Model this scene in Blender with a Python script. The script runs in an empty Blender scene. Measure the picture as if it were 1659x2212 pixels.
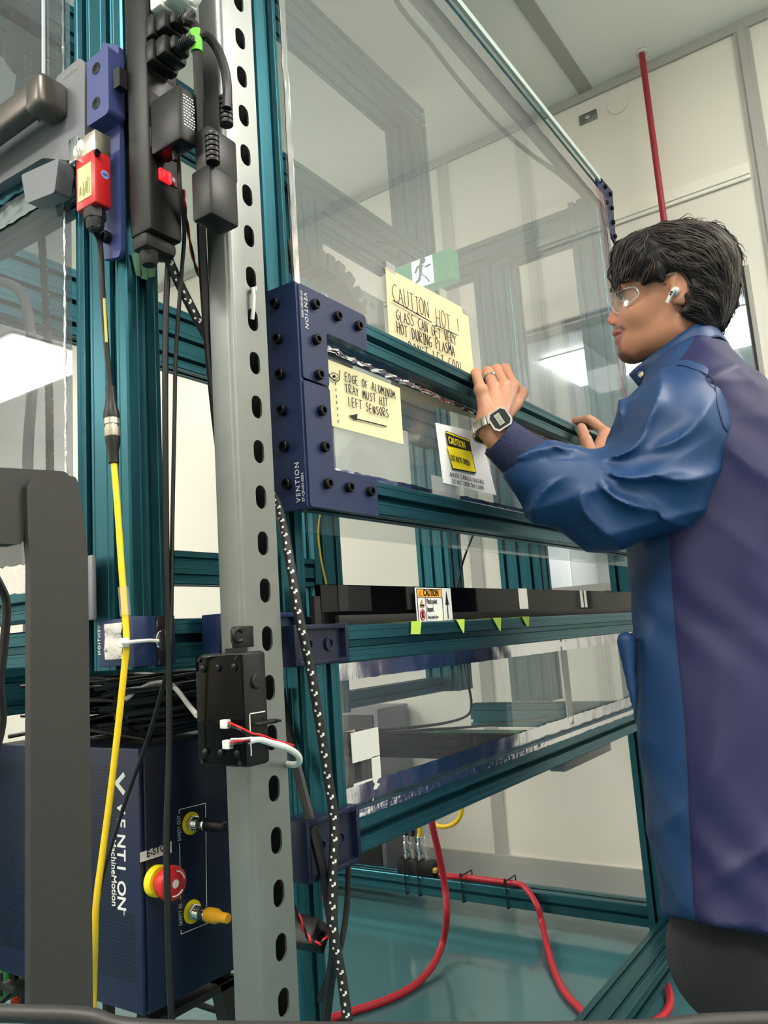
import bpy, bmesh, math, random
import numpy as np
from mathutils import Vector, Matrix
random.seed(7); np.random.seed(7)
SC = bpy.context.scene
COL = SC.collection
# ------------------------------------------------------------------ camera, light, exposure
YAW, PIT, ROL, FPX = math.radians(34.0423), math.radians(8.9804), math.radians(-3.98463), 1711.15
CX, CY, CAMH = 829.5, 1106.0, 0.88
f_ = np.array([math.cos(YAW)*math.cos(PIT), math.sin(YAW)*math.cos(PIT), math.sin(PIT)])
r_ = np.array([math.sin(YAW), -math.cos(YAW), 0.0]); u_ = np.cross(r_, f_)
r_, u_ = math.cos(ROL)*r_+math.sin(ROL)*u_, -math.sin(ROL)*r_+math.cos(ROL)*u_
C0 = np.array([0, 0, CAMH])
cam = bpy.data.cameras.new('camera'); camo = bpy.data.objects.new('camera', cam); COL.objects.link(camo)
cam.sensor_fit = 'VERTICAL'; cam.sensor_height = 36.0; cam.lens = FPX/2212*36.0
cam.clip_start = 0.02; cam.clip_end = 60
camo.matrix_world = Matrix(((r_[0], u_[0], -f_[0], 0), (r_[1], u_[1], -f_[1], 0), (r_[2], u_[2], -f_[2], CAMH), (0, 0, 0, 1)))
SC.camera = camo
SC.view_settings.view_transform = 'Standard'; SC.view_settings.look = 'None'
SC.view_settings.gamma = 1.0; SC.view_settings.use_curve_mapping = False
SC.view_settings.exposure = 0.52
SC.cycles.transparent_max_bounces = 24; SC.cycles.max_bounces = 8; SC.cycles.glossy_bounces = 5
SC.cycles.caustics_reflective = False; SC.cycles.caustics_refractive = False
SC.cycles.use_denoising = True; SC.cycles.sample_clamp_indirect = 6.0
LAMP = 22.0           # strength of the ceiling light panels
world = bpy.data.worlds.new('world'); SC.world = world; world.use_nodes = True
world.node_tree.nodes['Background'].inputs[0].default_value = (0.8, 0.82, 0.85, 1)
world.node_tree.nodes['Background'].inputs[1].default_value = 0.05

def ray(px, py): return f_ + r_*((px-CX)/FPX) - u_*((py-CY)/FPX)
def on(px, py, ax, val):
    d = ray(px, py); t = (val-C0[ax])/d[ax]; return C0 + t*d
def PY(px, py, v): return on(px, py, 1, v)
def PX(px, py, v): return on(px, py, 0, v)
def PZ(px, py, v): return on(px, py, 2, v)
def PD(px, py, d): return C0 + ray(px, py)*d
A = np.array
def nrm(v):
    v = A(v, float); n = np.linalg.norm(v); return v/n if n > 1e-12 else v

# ------------------------------------------------------------------ mesh helpers
class MB:
    def __init__(self): self.v = []; self.f = []; self.m = []; self.mi = 0
    def add(self, vs, fs):
        b = len(self.v); self.v.extend([tuple(map(float, p)) for p in vs])
        for f in fs: self.f.append([b+i for i in f]); self.m.append(self.mi)
        return self
    def box(self, lo, hi, bev=0.0, seg=2):
        lo, hi = np.minimum(lo, hi), np.maximum(lo, hi)
        return self.obox((lo+hi)/2, (hi-lo)/2, np.eye(3), bev, seg)
    def obox(self, c, h, R, bev=0.0, seg=2):
        c, h, R = A(c, float), A(h, float), A(R, float)   # R rows = axes
        if bev > 0:
            bm = bmesh.new(); bmesh.ops.create_cube(bm, size=2)
            for v in bm.verts: v.co = Vector([v.co[i]*h[i] for i in range(3)])
            bmesh.ops.bevel(bm, geom=list(bm.edges), offset=min(bev, 0.95*min(h)), segments=seg, profile=0.5, affect='EDGES')
            bm.verts.index_update()
            vs = [c + A(v.co) @ R for v in bm.verts]; fs = [[v.index for v in f.verts] for f in bm.faces]; bm.free()
            return self.add(vs, fs)
        vs = [c + (A([x, y, z])*h) @ R for x in (-1, 1) for y in (-1, 1) for z in (-1, 1)]
        return self.add(vs, [[0, 1, 3, 2], [4, 6, 7, 5], [0, 4, 5, 1], [2, 3, 7, 6], [0, 2, 6, 4], [1, 5, 7, 3]])
    def prism(self, poly, o, U, V, W):
        o, U, V, W = A(o, float), A(U, float), A(V, float), A(W, float); n = len(poly)
        if np.dot(np.cross(U, V), W) < 0: poly = poly[::-1]
        a = [o+U*p[0]+V*p[1] for p in poly]; b = [p+W for p in a]
        return self.add(a+b, [list(range(n))[::-1], list(range(n, 2*n))] + [[i, (i+1) % n, n+(i+1) % n, n+i] for i in range(n)])
    def tube(self, pts, r, n=10, closed=False, caps=True, flat=1.0):
        pts = [A(p, float) for p in pts]; N = len(pts)
        rs = [r]*N if np.isscalar(r) else list(r)
        T = []
        for i in range(N):
            if closed: t = pts[(i+1) % N]-pts[i-1]
            else: t = pts[min(i+1, N-1)]-pts[max(i-1, 0)]
            T.append(nrm(t))
        a = nrm(np.cross(T[0], [0, 0, 1]));
        if np.linalg.norm(a) < .5: a = nrm(np.cross(T[0], [1, 0, 0]))
        vs = []; fs = []
        for i in range(N):
            a = nrm(a - T[i]*np.dot(a, T[i])); b = np.cross(T[i], a)
            for k in range(n):
                th = 2*math.pi*k/n; vs.append(pts[i] + rs[i]*(math.cos(th)*a + flat*math.sin(th)*b))
        M = N if closed else N-1
        for i in range(M):
            j = (i+1) % N
            for k in range(n): fs.append([i*n+k, i*n+(k+1) % n, j*n+(k+1) % n, j*n+k])
        if caps and not closed:
            fs.append(list(range(n))[::-1]); fs.append([(N-1)*n+k for k in range(n)])
        return self.add(vs, fs)
    def lathe(self, prof, o, axis, n=20):
        o = A(o, float); w = nrm(axis); a = nrm(np.cross(w, [0.3, 0.5, 0.81])); b = np.cross(w, a)
        vs = []; fs = []; N = len(prof)
        for (r, h) in prof:
            for k in range(n):
                th = 2*math.pi*k/n; vs.append(o + w*h + max(r, 1e-5)*(math.cos(th)*a+math.sin(th)*b))
        for i in range(N-1):
            for k in range(n): fs.append([i*n+k, i*n+(k+1) % n, (i+1)*n+(k+1) % n, (i+1)*n+k])
        fs.append(list(range(n))[::-1]); fs.append([(N-1)*n+k for k in range(n)])
        return self.add(vs, fs)
    def ball(self, c, s, n=12, R=np.eye(3)):
        s = A([s]*3 if np.isscalar(s) else s, float); vs = []; fs = []; m = n//2
        for i in range(m+1):
            ph = math.pi*i/m
            for k in range(n):
                th = 2*math.pi*k/n
                vs.append(A(c)+(A([math.sin(ph)*math.cos(th), math.sin(ph)*math.sin(th), math.cos(ph)])*s) @ R)
        for i in range(m):
            for k in range(n): fs.append([i*n+k, (i+1)*n+k, (i+1)*n+(k+1) % n, i*n+(k+1) % n])
        return self.add(vs, fs)
    def quadstrip(self, a, b):
        n = len(a); return self.add(list(a)+list(b), [[i, i+1, n+i+1, n+i] for i in range(n-1)])
    def build(self, name, mats, parent=None, ang=35, origin=None, smooth=True):
        me = bpy.data.meshes.new(name)
        if parent is not None: L = A(parent['_w']) if '_w' in parent else A([0., 0, 0])
        else:
            v = A(self.v); L = A(origin) if origin is not None else A([(v[:, 0].min()+v[:, 0].max())/2, (v[:, 1].min()+v[:, 1].max())/2, v[:, 2].min()])
        me.from_pydata([tuple(A(p)-L) for p in self.v], [], self.f); me.update()
        for mt in (mats if isinstance(mats, (list, tuple)) else [mats]): me.materials.append(mt)
        me.polygons.foreach_set('material_index', self.m)
        bm = bmesh.new(); bm.from_mesh(me); bmesh.ops.recalc_face_normals(bm, faces=bm.faces); bm.to_mesh(me); bm.free()
        if smooth:
            me.polygons.foreach_set('use_smooth', [True]*len(me.polygons))
            me.set_sharp_from_angle(angle=math.radians(ang))
        o = bpy.data.objects.new(name, me); COL.objects.link(o)
        if parent is not None: o.parent = parent
        else: o.location = L
        o['_w'] = list(map(float, L))
        return o
def tag(o, label=None, cat=None, group=None, kind=None):
    if label: o['label'] = label
    if cat: o['category'] = cat
    if group: o['group'] = group
    if kind: o['kind'] = kind
    return o
def thing(name, loc, label, cat, group=None):
    o = bpy.data.objects.new(name, None); COL.objects.link(o); o.location = A(loc, float).tolist(); o['_w'] = list(map(float, loc))
    o.empty_display_size = 0.05
    return tag(o, label, cat, group)
def struct(o): o['kind'] = 'structure'; return o
def inst(src, name, parent, pos, R=None):
    """a copy of a small part that shares its mesh data"""
    o = src.copy(); o.name = name; COL.objects.link(o); o.parent = parent
    L = A(parent['_w']) if '_w' in parent else A([0., 0, 0])
    o.location = (A(pos)-L).tolist()
    if R is not None: o.rotation_euler = R
    return o
def smooth_path(pts, k=8, closed=False):
    P = [A(p, float) for p in pts]; n = len(P); out = []
    rng = range(n if closed else n-1)
    for i in rng:
        p1, p2 = P[i], P[(i+1) % n]
        p0 = P[i-1] if (closed or i > 0) else 2*p1-p2
        p3 = P[(i+2) % n] if (closed or i+2 < n) else 2*p2-p1
        for j in range(k):
            t = j/k
            out.append(0.5*((2*p1)+(-p0+p2)*t+(2*p0-5*p1+4*p2-p3)*t*t+(-p0+3*p1-3*p2+p3)*t**3))
    if not closed: out.append(P[-1])
    return out
# ------------------------------------------------------------------ materials
def lin(c): return tuple((x/255/12.92 if x/255 <= .04045 else ((x/255+.055)/1.055)**2.4) for x in c)
def mat(name, rgb, rough=.5, metal=0.0, bump=0.0, bscale=60.0, spec=.5, emit=None, estr=1.0, var=0.0, vscale=8.0, coat=0.0, aniso=None, sheen=0.0, stretch=None, sss=0.0):
    m = bpy.data.materials.new(name); m.use_nodes = True; nt = m.node_tree; b = nt.nodes['Principled BSDF']
    c = (*lin(rgb), 1); b.inputs['Base Color'].default_value = c
    b.inputs['Roughness'].default_value = rough; b.inputs['Metallic'].default_value = metal
    b.inputs['Specular IOR Level'].default_value = spec; b.inputs['Coat Weight'].default_value = coat
    b.inputs['Sheen Weight'].default_value = sheen
    if sss: b.inputs['Subsurface Weight'].default_value = sss; b.inputs['Subsurface Radius'].default_value = (.012, .005, .003); b.inputs['Subsurface Scale'].default_value = 1.0
    if emit: b.inputs['Emission Color'].default_value = (*lin(emit), 1); b.inputs['Emission Strength'].default_value = estr
    if bump or var:
        tc = nt.nodes.new('ShaderNodeTexCoord'); vec = tc.outputs['Object']
        if stretch:
            mp = nt.nodes.new('ShaderNodeMapping'); mp.inputs['Scale'].default_value = stretch; nt.links.new(vec, mp.inputs['Vector']); vec = mp.outputs[0]
    if bump:
        n = nt.nodes.new('ShaderNodeTexNoise'); n.inputs['Scale'].default_value = bscale; n.inputs['Detail'].default_value = 4
        bp = nt.nodes.new('ShaderNodeBump'); bp.inputs['Strength'].default_value = bump; bp.inputs['Distance'].default_value = .002
        nt.links.new(vec, n.inputs['Vector']); nt.links.new(n.outputs['Fac'], bp.inputs['Height']); nt.links.new(bp.outputs[0], b.inputs['Normal'])
    if var:
        n2 = nt.nodes.new('ShaderNodeTexNoise'); n2.inputs['Scale'].default_value = vscale; n2.inputs['Detail'].default_value = 5
        mx = nt.nodes.new('ShaderNodeMix'); mx.data_type = 'RGBA'
        mx.inputs['A'].default_value = tuple(x*(1-var) for x in c[:3])+(1,); mx.inputs['B'].default_value = tuple(min(1, x*(1+var)) for x in c[:3])+(1,)
        nt.links.new(vec, n2.inputs['Vector']); nt.links.new(n2.outputs['Fac'], mx.inputs['Factor']); nt.links.new(mx.outputs['Result'], b.inputs['Base Color'])
    return m
def glass_mat(name, tint=(.96, .98, .98), haze=.05, r0=.05, hazecol=(.8, .8, .8)):
    m = bpy.data.materials.new(name); m.use_nodes = True; nt = m.node_tree; nt.nodes.clear()
    out = nt.nodes.new('ShaderNodeOutputMaterial'); tr = nt.nodes.new('ShaderNodeBsdfTransparent'); gl = nt.nodes.new('ShaderNodeBsdfGlossy')
    tr.inputs[0].default_value = (*tint, 1); gl.inputs['Roughness'].default_value = .01
    lw = nt.nodes.new('ShaderNodeLayerWeight'); lw.inputs[0].default_value = .5
    pw = nt.nodes.new('ShaderNodeMath'); pw.operation = 'POWER'; pw.inputs[1].default_value = 5.0
    ml = nt.nodes.new('ShaderNodeMath'); ml.operation = 'MULTIPLY_ADD'; ml.inputs[1].default_value = 1-r0; ml.inputs[2].default_value = r0
    nt.links.new(lw.outputs['Facing'], pw.inputs[0]); nt.links.new(pw.outputs[0], ml.inputs[0])
    df = nt.nodes.new('ShaderNodeBsdfDiffuse'); df.inputs[0].default_value = (*hazecol, 1)  # on the panes this paints a veil of reflected ceiling light
    m0 = nt.nodes.new('ShaderNodeMixShader'); m0.inputs[0].default_value = haze
    nt.links.new(tr.outputs[0], m0.inputs[1]); nt.links.new(df.outputs[0], m0.inputs[2])
    m1 = nt.nodes.new('ShaderNodeMixShader'); nt.links.new(ml.outputs[0], m1.inputs[0]); nt.links.new(m0.outputs[0], m1.inputs[1]); nt.links.new(gl.outputs[0], m1.inputs[2])
    nt.links.new(m1.outputs[0], out.inputs[0]); return m
def emit_mat(name, rgb, s):
    m = bpy.data.materials.new(name); m.use_nodes = True; nt = m.node_tree; nt.nodes.clear()
    out = nt.nodes.new('ShaderNodeOutputMaterial'); e = nt.nodes.new('ShaderNodeEmission'); e.inputs[0].default_value = (*lin(rgb), 1); e.inputs[1].default_value = s
    nt.links.new(e.outputs[0], out.inputs[0]); return m
M = {}
M['wall'] = mat('wall_paint', (230, 225, 215), .35, bump=.04, bscale=35)
M['trimg'] = mat('grey_trim', (172, 170, 165), .45)
M['ceil'] = mat('ceiling_panel', (250, 247, 240), .55)
M['ceilstrip'] = mat('ceiling_strip', (176, 172, 162), .5)
M['floor'] = mat('epoxy_floor', (66, 110, 117), .09, bump=.10, bscale=22, var=.10, vscale=3)
M['teal'] = mat('teal_anodised', (44, 98, 110), .34, .85, bump=.02, bscale=200)
M['navy'] = mat('navy_coated_steel', (27, 43, 80), .42, .15, bump=.02, bscale=400)
M['navyd'] = mat('dark_navy_steel', (20, 27, 52), .38, .2)
M['navy_lit'] = mat('navy_lit_coat', (62, 72, 124), .45, .1)  # navy made paler, painting in the strong light on the latch plate
M['black'] = mat('black_plastic', (15, 15, 16), .42, spec=.38)
M['blackm'] = mat('black_matte', (26, 25, 25), .6)
M['blackg'] = mat('black_gloss', (7, 7, 8), .05, spec=.1)
M['bolt'] = mat('black_oxide', (24, 24, 26), .32, .5)
M['galv'] = mat('galvanised_steel', (128, 132, 130), .42, .75, bump=.03, bscale=90, var=.12, vscale=25)
M['foil'] = mat('foil_tape', (220, 221, 226), .14, 1.0, bump=.35, bscale=24, stretch=(1, 1, .35))
M['foilc'] = mat('crumpled_foil', (228, 228, 232), .13, 1.0, bump=.7, bscale=90)
M['glass'] = glass_mat('acrylic_pane', haze=.025)
M['glassu'] = glass_mat('painted_haze_pane', haze=.095, r0=.06)  # stronger diffuse part, painting in the ceiling's grey reflection
M['glassd'] = glass_mat('door_pane', tint=(.66, .68, .72), haze=.05, r0=.09)  # dark tint stands in for the dimmer room behind the door
M['glassw'] = glass_mat('window_pane', haze=.03)
M['edge'] = mat('acrylic_edge', (210, 225, 222), .25, spec=.6)
M['steel'] = mat('brushed_steel', (190, 184, 170), .35, .9)
M['chrome'] = mat('chrome', (220, 220, 222), .12, 1.0)
M['white'] = mat('white_plastic', (225, 224, 218), .4)
M['paper'] = mat('white_paper', (232, 232, 234), .7)
M['cream'] = mat('cream_paper', (232, 221, 178), .75)
M['ink'] = mat('black_ink', (16, 16, 18), .6)
M['yellow'] = mat('yellow_jacket', (236, 196, 30), .4)
M['labely'] = mat('label_yellow', (245, 222, 20), .6)
M['orange'] = mat('label_orange', (240, 172, 60), .6)
M['red'] = mat('red_plastic', (196, 34, 38), .35)
M['redh'] = mat('red_hose', (186, 36, 52), .42)
M['redpipe'] = mat('red_paint', (150, 34, 48), .4)
M['grey'] = mat('dark_grey_steel', (46, 45, 44), .5, .1, bump=.05, bscale=500)
M['greym'] = mat('grey_bracket', (116, 118, 124), .45, .3)
M['handle'] = mat('bronze_handle', (92, 86, 82), .36, .6)
M['green'] = mat('green_tape', (110, 200, 60), .6)
M['lime'] = mat('lime_tape', (176, 205, 80), .7)
M['signg'] = mat('exit_green', (0, 132, 84), .4, emit=(0, 132, 84), estr=.45)
M['signw'] = mat('exit_white', (225, 228, 245), .4, emit=(225, 228, 245), estr=.6)
M['tapew'] = mat('white_cloth_tape', (204, 202, 197), .6, bump=.3, bscale=120)
M['clear'] = glass_mat('clear_plastic', haze=.12, r0=.08)
M['tape'] = glass_mat('clear_tape', tint=(.8, .8, .82), haze=.25, r0=.06)
M['lamp'] = emit_mat('lamp_diffuser', (255, 249, 238), LAMP)
M['lampn'] = emit_mat('lamp_diffuser_next_room', (250, 252, 255), LAMP)
# ------------------------------------------------------------------ the rooms
XW, ZC = 2.677, 2.813           # far wall, ceiling
X0, Y0, Y1 = -3.0, -3.9, 6.4    # the rest of the room, behind and beside the camera
WY0, WY1, WZ0, WZ1 = .345, 1.215, 1.0, 1.965   # window opening in the far wall
def slab(name, lo, hi, m): return struct(MB().box(lo, hi).build(name, M[m], smooth=False))
slab('floor', (X0, Y0, -.1), (XW+.12, Y1, 0), 'floor')
slab('ceiling', (X0, Y0, ZC), (XW+.12, Y1, ZC+.1), 'ceil')
mb = MB()
mb.box((XW, Y0, 0), (XW+.12, WY0, ZC)); mb.box((XW, WY1, 0), (XW+.12, Y1, ZC))
mb.box((XW, WY0, 0), (XW+.12, WY1, WZ0)); mb.box((XW, WY0, WZ1), (XW+.12, WY1, ZC))
struct(mb.build('wall_far', M['wall'], smooth=False))
slab('wall_left', (X0, Y1, 0), (XW+.12, Y1+.1, ZC), 'wall')
slab('wall_behind', (X0-.1, Y0, 0), (X0, Y1, ZC), 'wall')
slab('wall_right', (X0, Y0-.1, 0), (XW+.12, Y0, ZC), 'wall')
slab('baseboard_far', (XW-.012, Y0, 0), (XW, Y1, .085), 'trimg')
slab('trim_1', (XW-.010, Y0, ZC-.035), (XW, Y1, ZC), 'trimg')
mb = MB(); mb.box((XW-.008, .225, .085), (XW, .275, ZC-.035)); mb.box((XW-.013, .238, .085), (XW-.007, .262, ZC-.035))
struct(mb.build('trim_2', M['trimg'], smooth=False))
slab('trim_3', (XW-.008, 1.375, .085), (XW, 1.425, ZC-.035), 'trimg')
mb = MB(); mb.box((XW-.012, .285, 2.262), (XW, 2.6, 2.318), .004); mb.box((XW-.018, .285, 2.275), (XW-.010, 2.6, 2.300), .003)
struct(mb.build('trim_4', M['wall']))
slab('trim_5', (X0, .752, ZC-.006), (XW, .802, ZC), 'ceilstrip')
slab('trim_6', (X0, 2.0, ZC-.006), (XW, 2.05, ZC), 'ceilstrip')
slab('trim_7', (XW-.008, 2.55, .085), (XW, 2.60, ZC-.035), 'trimg')
# window in the far wall
w = struct(MB().box((XW+.05, WY0+.012, WZ0+.012), (XW+.056, WY1-.012, WZ1-.012)).build('window_1', M['glassw'], smooth=False))
mb = MB(); t = .014
mb.box((XW-.006, WY0-t, WZ0-t), (XW+.07, WY0+.012, WZ1+t)); mb.box((XW-.006, WY1-.012, WZ0-t), (XW+.07, WY1+t, WZ1+t))
mb.box((XW-.006, WY0+.012, WZ1-.012), (XW+.07, WY1-.012, WZ1+t)); mb.box((XW-.006, WY0+.012, WZ0-t), (XW+.07, WY1-.012, WZ0+.012))
gk = MB(); gk.box((XW-.010, WY0, WZ0-t), (XW-.005, WY0+.008, WZ1+t)); gk.box((XW-.010, WY1-.004, WZ0), (XW-.005, WY1+.004, WZ1)); gk.box((XW-.010, WY0+.008, WZ1-.004), (XW-.005, WY1-.004, WZ1+.006)); gk.build('gasket', M['black'], parent=w)
o = mb.build('window_frame', M['trimg'], parent=w); o['label'] = 'grey window frame'
# room beyond the window
NX, NY0, NY1, NZ = 9.0, -2.5, 5.5, 2.813
slab('floor_next_room', (XW+.12, NY0, -.1), (NX, NY1, 0), 'floor')
slab('ceiling_next_room', (XW+.12, NY0, NZ), (NX, NY1, NZ+.1), 'ceil')
slab('wall_next_room_far', (NX, NY0, 0), (NX+.1, NY1, NZ), 'wall')
slab('wall_next_room_left', (XW+.12, NY1, 0), (NX, NY1+.1, NZ), 'wall')
slab('wall_next_room_right', (XW+.12, NY0-.1, 0), (NX, NY0, NZ), 'wall')
mb = MB()
for yy in (-.4, 1.2, 2.8): mb.box((XW+.13, yy, NZ-.05), (NX, yy+.06, NZ-.004))
struct(mb.build('trim_next_room', M['trimg'], smooth=False))
# doors and lockers beyond the glass
for i, (xa, ya) in enumerate([(5.0, 2.45), (6.4, 2.45)]):
    t_ = thing('tall_locker', (xa+.3, ya+.3, 0), ['pale grey locker in the next room, nearer one behind the window glass', 'pale grey locker in the next room, farther one behind the window glass'][i], 'locker', 'lockers beyond the window')
    MB().box((xa, ya, 0), (xa+.6, ya+.6, 1.95), .01).build('carcass', M['trimg'], t_)
    MB().box((xa-.015, ya+.02, .08), (xa, ya+.58, 1.92), .004).build('locker_door', M['white'], t_)
# ceiling light panels
def ceil_light(x0, y0, x1, y1, z, label, m='lamp'):
    t_ = thing('ceiling_light', ((x0+x1)/2, (y0+y1)/2, z-.012), label, 'light', 'ceiling light panels')
    mb = MB(); b = .02
    for lo, hi in (((x0-b, y0-b), (x1+b, y0)), ((x0-b, y1), (x1+b, y1+b)), ((x0-b, y0), (x0, y1)), ((x1, y0), (x1+b, y1))):
        mb.box((lo[0], lo[1], z-.010), (hi[0], hi[1], z-.001))
    mb.build('light_frame', M['white'], t_, smooth=False)
    MB().box((x0, y0, z-.034), (x1, y1, z-.002), .004).build('diffuser', M[m], t_, smooth=False)
ceil_light(-2.08, 4.25, -1.48, 5.45, ZC, 'bright ceiling panel deep in the room mirrored in the left door pane')
ceil_light(-2.08, 1.2, -1.48, 2.4, ZC, 'unseen ceiling panel added to brighten the left faces of the machine')  # added panel, out of view, to brighten the machine's left faces
ceil_light(-.95, -.75, -.35, .45, ZC, 'bright ceiling panel above the spot the photo was taken from')
ceil_light(-.95, -3.4, -.35, -2.2, ZC, 'bright ceiling panel far behind the camera')
ceil_light(1.35, -1.9, 1.95, -.7, ZC, 'bright ceiling panel behind the person in the lab coat')
ceil_light(.75, 3.3, 1.35, 4.5, ZC, 'bright ceiling panel beyond the back of the machine')
ceil_light(5.33, .50, 6.08, 2.10, NZ, 'bright ceiling panel seen through the window beside the head', 'lampn')
ceil_light(4.0, -1.6, 4.6, -.4, NZ, 'bright next-room ceiling panel hidden to the right of the window', 'lampn')
# fittings on the far wall
t_ = thing('sprinkler_pipe', (2.60, .553, .02), 'thin dark red pipe running up the white wall above the dark hair', 'pipe')
MB().tube([(2.60, .553, .0), (2.60, .553, ZC)], .0105, 16).build('pipe', M['redpipe'], t_)
MB().lathe([(.02, 0), (.02, .006), (.011, .010)], (2.60, .553, ZC-.010), (0, 0, 1)).build('ceiling_collar', M['white'], t_)
c = PX(1335, 225, XW)
tag(MB().lathe([(.036, 0), (.0375, .004), (.036, .007), (.0, .008)], c, (-1, 0, 0), 40).build('round_cover', M['wall']), 'round white cover plate high on the white wall', 'cover plate')
c = PX(1271, 254, XW)
t_ = thing('wall_plate', c, 'small grey metal plate with one screw on the white wall', 'plate')
MB().box(c+A([-.004, -.034, -.020]), c+A([0, .034, .020]), .002).build('plate', M['galv'], t_)
MB().lathe([(.008, 0), (.008, .003), (.005, .005)], c+A([-.004, .002, 0]), (-1, 0, 0)).build('screw', M['steel'], t_)

# ------------------------------------------------------------------ aluminium profile
def outline(w, h):
    sides = [(w, (1, 0), (-w/2, -h/2)), (h, (0, 1), (w/2, -h/2)), (w, (-1, 0), (w/2, h/2)), (h, (0, -1), (-w/2, h/2))]
    pts = []
    for L, d, s in sides:
        n = max(1, int(round(L/.045))); d = A(d, float); nn = A([-d[1], d[0]]); s = A(s, float); c = .002
        pts.append(s+d*c)
        for i in range(n):
            m = (i+.5)*L/n; a = .0050; b = .0098
            for off, dep in ((-.0155, 0), (-.0150, .0007), (-.0085, .0007), (-.008, 0), (-a, 0), (-a, .0045), (-b, .0045), (-b, .009), (-.004, .0145), (.004, .0145), (b, .009), (b, .0045), (a, .0045), (a, 0), (.008, 0), (.0085, .0007), (.0150, .0007), (.0155, 0)):
                pts.append(s+d*(m+off)+nn*dep)
        pts.append(s+d*(L-c))
    return [tuple(p) for p in pts]
def extr(mb, p0, p1, u, w=.045, h=.045):
    """slotted profile from p0 to p1, w wide along u"""
    p0, p1 = A(p0, float), A(p1, float); d = p1-p0; u = nrm(u); v = nrm(np.cross(d, u))
    return mb.prism(outline(w, h), p0, u, v, d)
def post(parent, x0, y0, x1, y1, z0, z1, name='post', m='teal'):
    mb = MB(); extr(mb, ((x0+x1)/2, (y0+y1)/2, z0), ((x0+x1)/2, (y0+y1)/2, z1), (1, 0, 0), x1-x0, y1-y0); return mb.build(name, M[m], parent, smooth=False)
def beamx(parent, x0, x1, y0, y1, z0, z1, name='beam', m='teal'):
    mb = MB(); extr(mb, (x0, (y0+y1)/2, (z0+z1)/2), (x1, (y0+y1)/2, (z0+z1)/2), (0, 1, 0), y1-y0, z1-z0); return mb.build(name, M[m], parent, smooth=False)
def beamy(parent, y0, y1, x0, x1, z0, z1, name='beam', m='teal'):
    mb = MB(); extr(mb, ((x0+x1)/2, y0, (z0+z1)/2), ((x0+x1)/2, y1, (z0+z1)/2), (1, 0, 0), x1-x0, z1-z0); return mb.build(name, M[m], parent, smooth=False)
# one socket-head bolt, copied everywhere
_b = MB(); _b.lathe([(.0066, 0), (.0066, .0062), (.0058, .0070), (.0040, .0070), (.0036, .0030), (.0, .0030)], (0, 0, 0), (0, 0, 1), 18)
BOLT = None
def bolt(parent, pos, axis, s=1.0, name='bolt'):
    global BOLT
    q = Vector((0, 0, 1)).rotation_difference(Vector([float(a) for a in axis])).to_euler()
    if BOLT is None:
        BOLT = _b.build(name, M['bolt'], parent, origin=(0, 0, 0)); me = BOLT.data
        L = A(parent['_w']);
        for v in me.vertices: v.co = Vector(v.co) + Vector(L.tolist())
        o = BOLT; o.location = (A(pos)-L).tolist(); o.rotation_euler = q
    else: o = inst(BOLT, name, parent, pos, q)
    o.scale = (s, s, s); return o
def poly_plate(mb, pts, plane, val, thick):
    """polygon plate on an axis plane: pts are (x,z) for plane y or (y,z) for plane x; thickness grows to -axis"""
    if plane == 'y': mb.prism(pts, (0, val, 0), (1, 0, 0), (0, 0, 1), (0, -thick, 0))
    else: mb.prism(pts, (val, 0, 0), (0, 1, 0), (0, 0, 1), (-thick, 0, 0))
    return mb
def rounded(poly, r=.004, n=4):
    """round the corners of a polygon"""
    out = []; N = len(poly)
    for i in range(N):
        p, a, b = A(poly[i], float), A(poly[i-1], float), A(poly[(i+1) % N], float)
        da, db = nrm(a-p), nrm(b-p); rr = min(r, .45*np.linalg.norm(a-p), .45*np.linalg.norm(b-p))
        q0, q1 = p+da*rr, p+db*rr
        for k in range(n+1):
            t = k/n; out.append(tuple((1-t)**2*q0+2*t*(1-t)*p+t*t*q1))
    return out

# ------------------------------------------------------------------ lettering
def text(name, s, size, o, right, up, m, parent, bold=0.0, spacing=1.0, align='LEFT', shear=0.0, width=1.0):
    cu = bpy.data.curves.new(name, 'FONT'); cu.body = s; cu.size = size; cu.offset = bold; cu.extrude = .00015
    cu.space_character = spacing; cu.align_x = align; cu.shear = shear; cu.resolution_u = 3
    ob = bpy.data.objects.new(name, cu); COL.objects.link(ob)
    dg = bpy.context.evaluated_depsgraph_get(); me = bpy.data.meshes.new_from_object(ob.evaluated_get(dg))
    bpy.data.objects.remove(ob); bpy.data.curves.remove(cu)
    right, up = nrm(right), nrm(up); n = np.cross(right, up); L = A(parent['_w'])
    for v in me.vertices:
        p = A(o)+right*v.co.x*width+up*v.co.y+n*v.co.z-L; v.co = Vector(p.tolist())
    me.name = name; me.materials.clear(); me.materials.append(M[m])
    t = bpy.data.objects.new(name, me); COL.objects.link(t); t.parent = parent; t['_w'] = list(map(float, L)); return t
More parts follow.
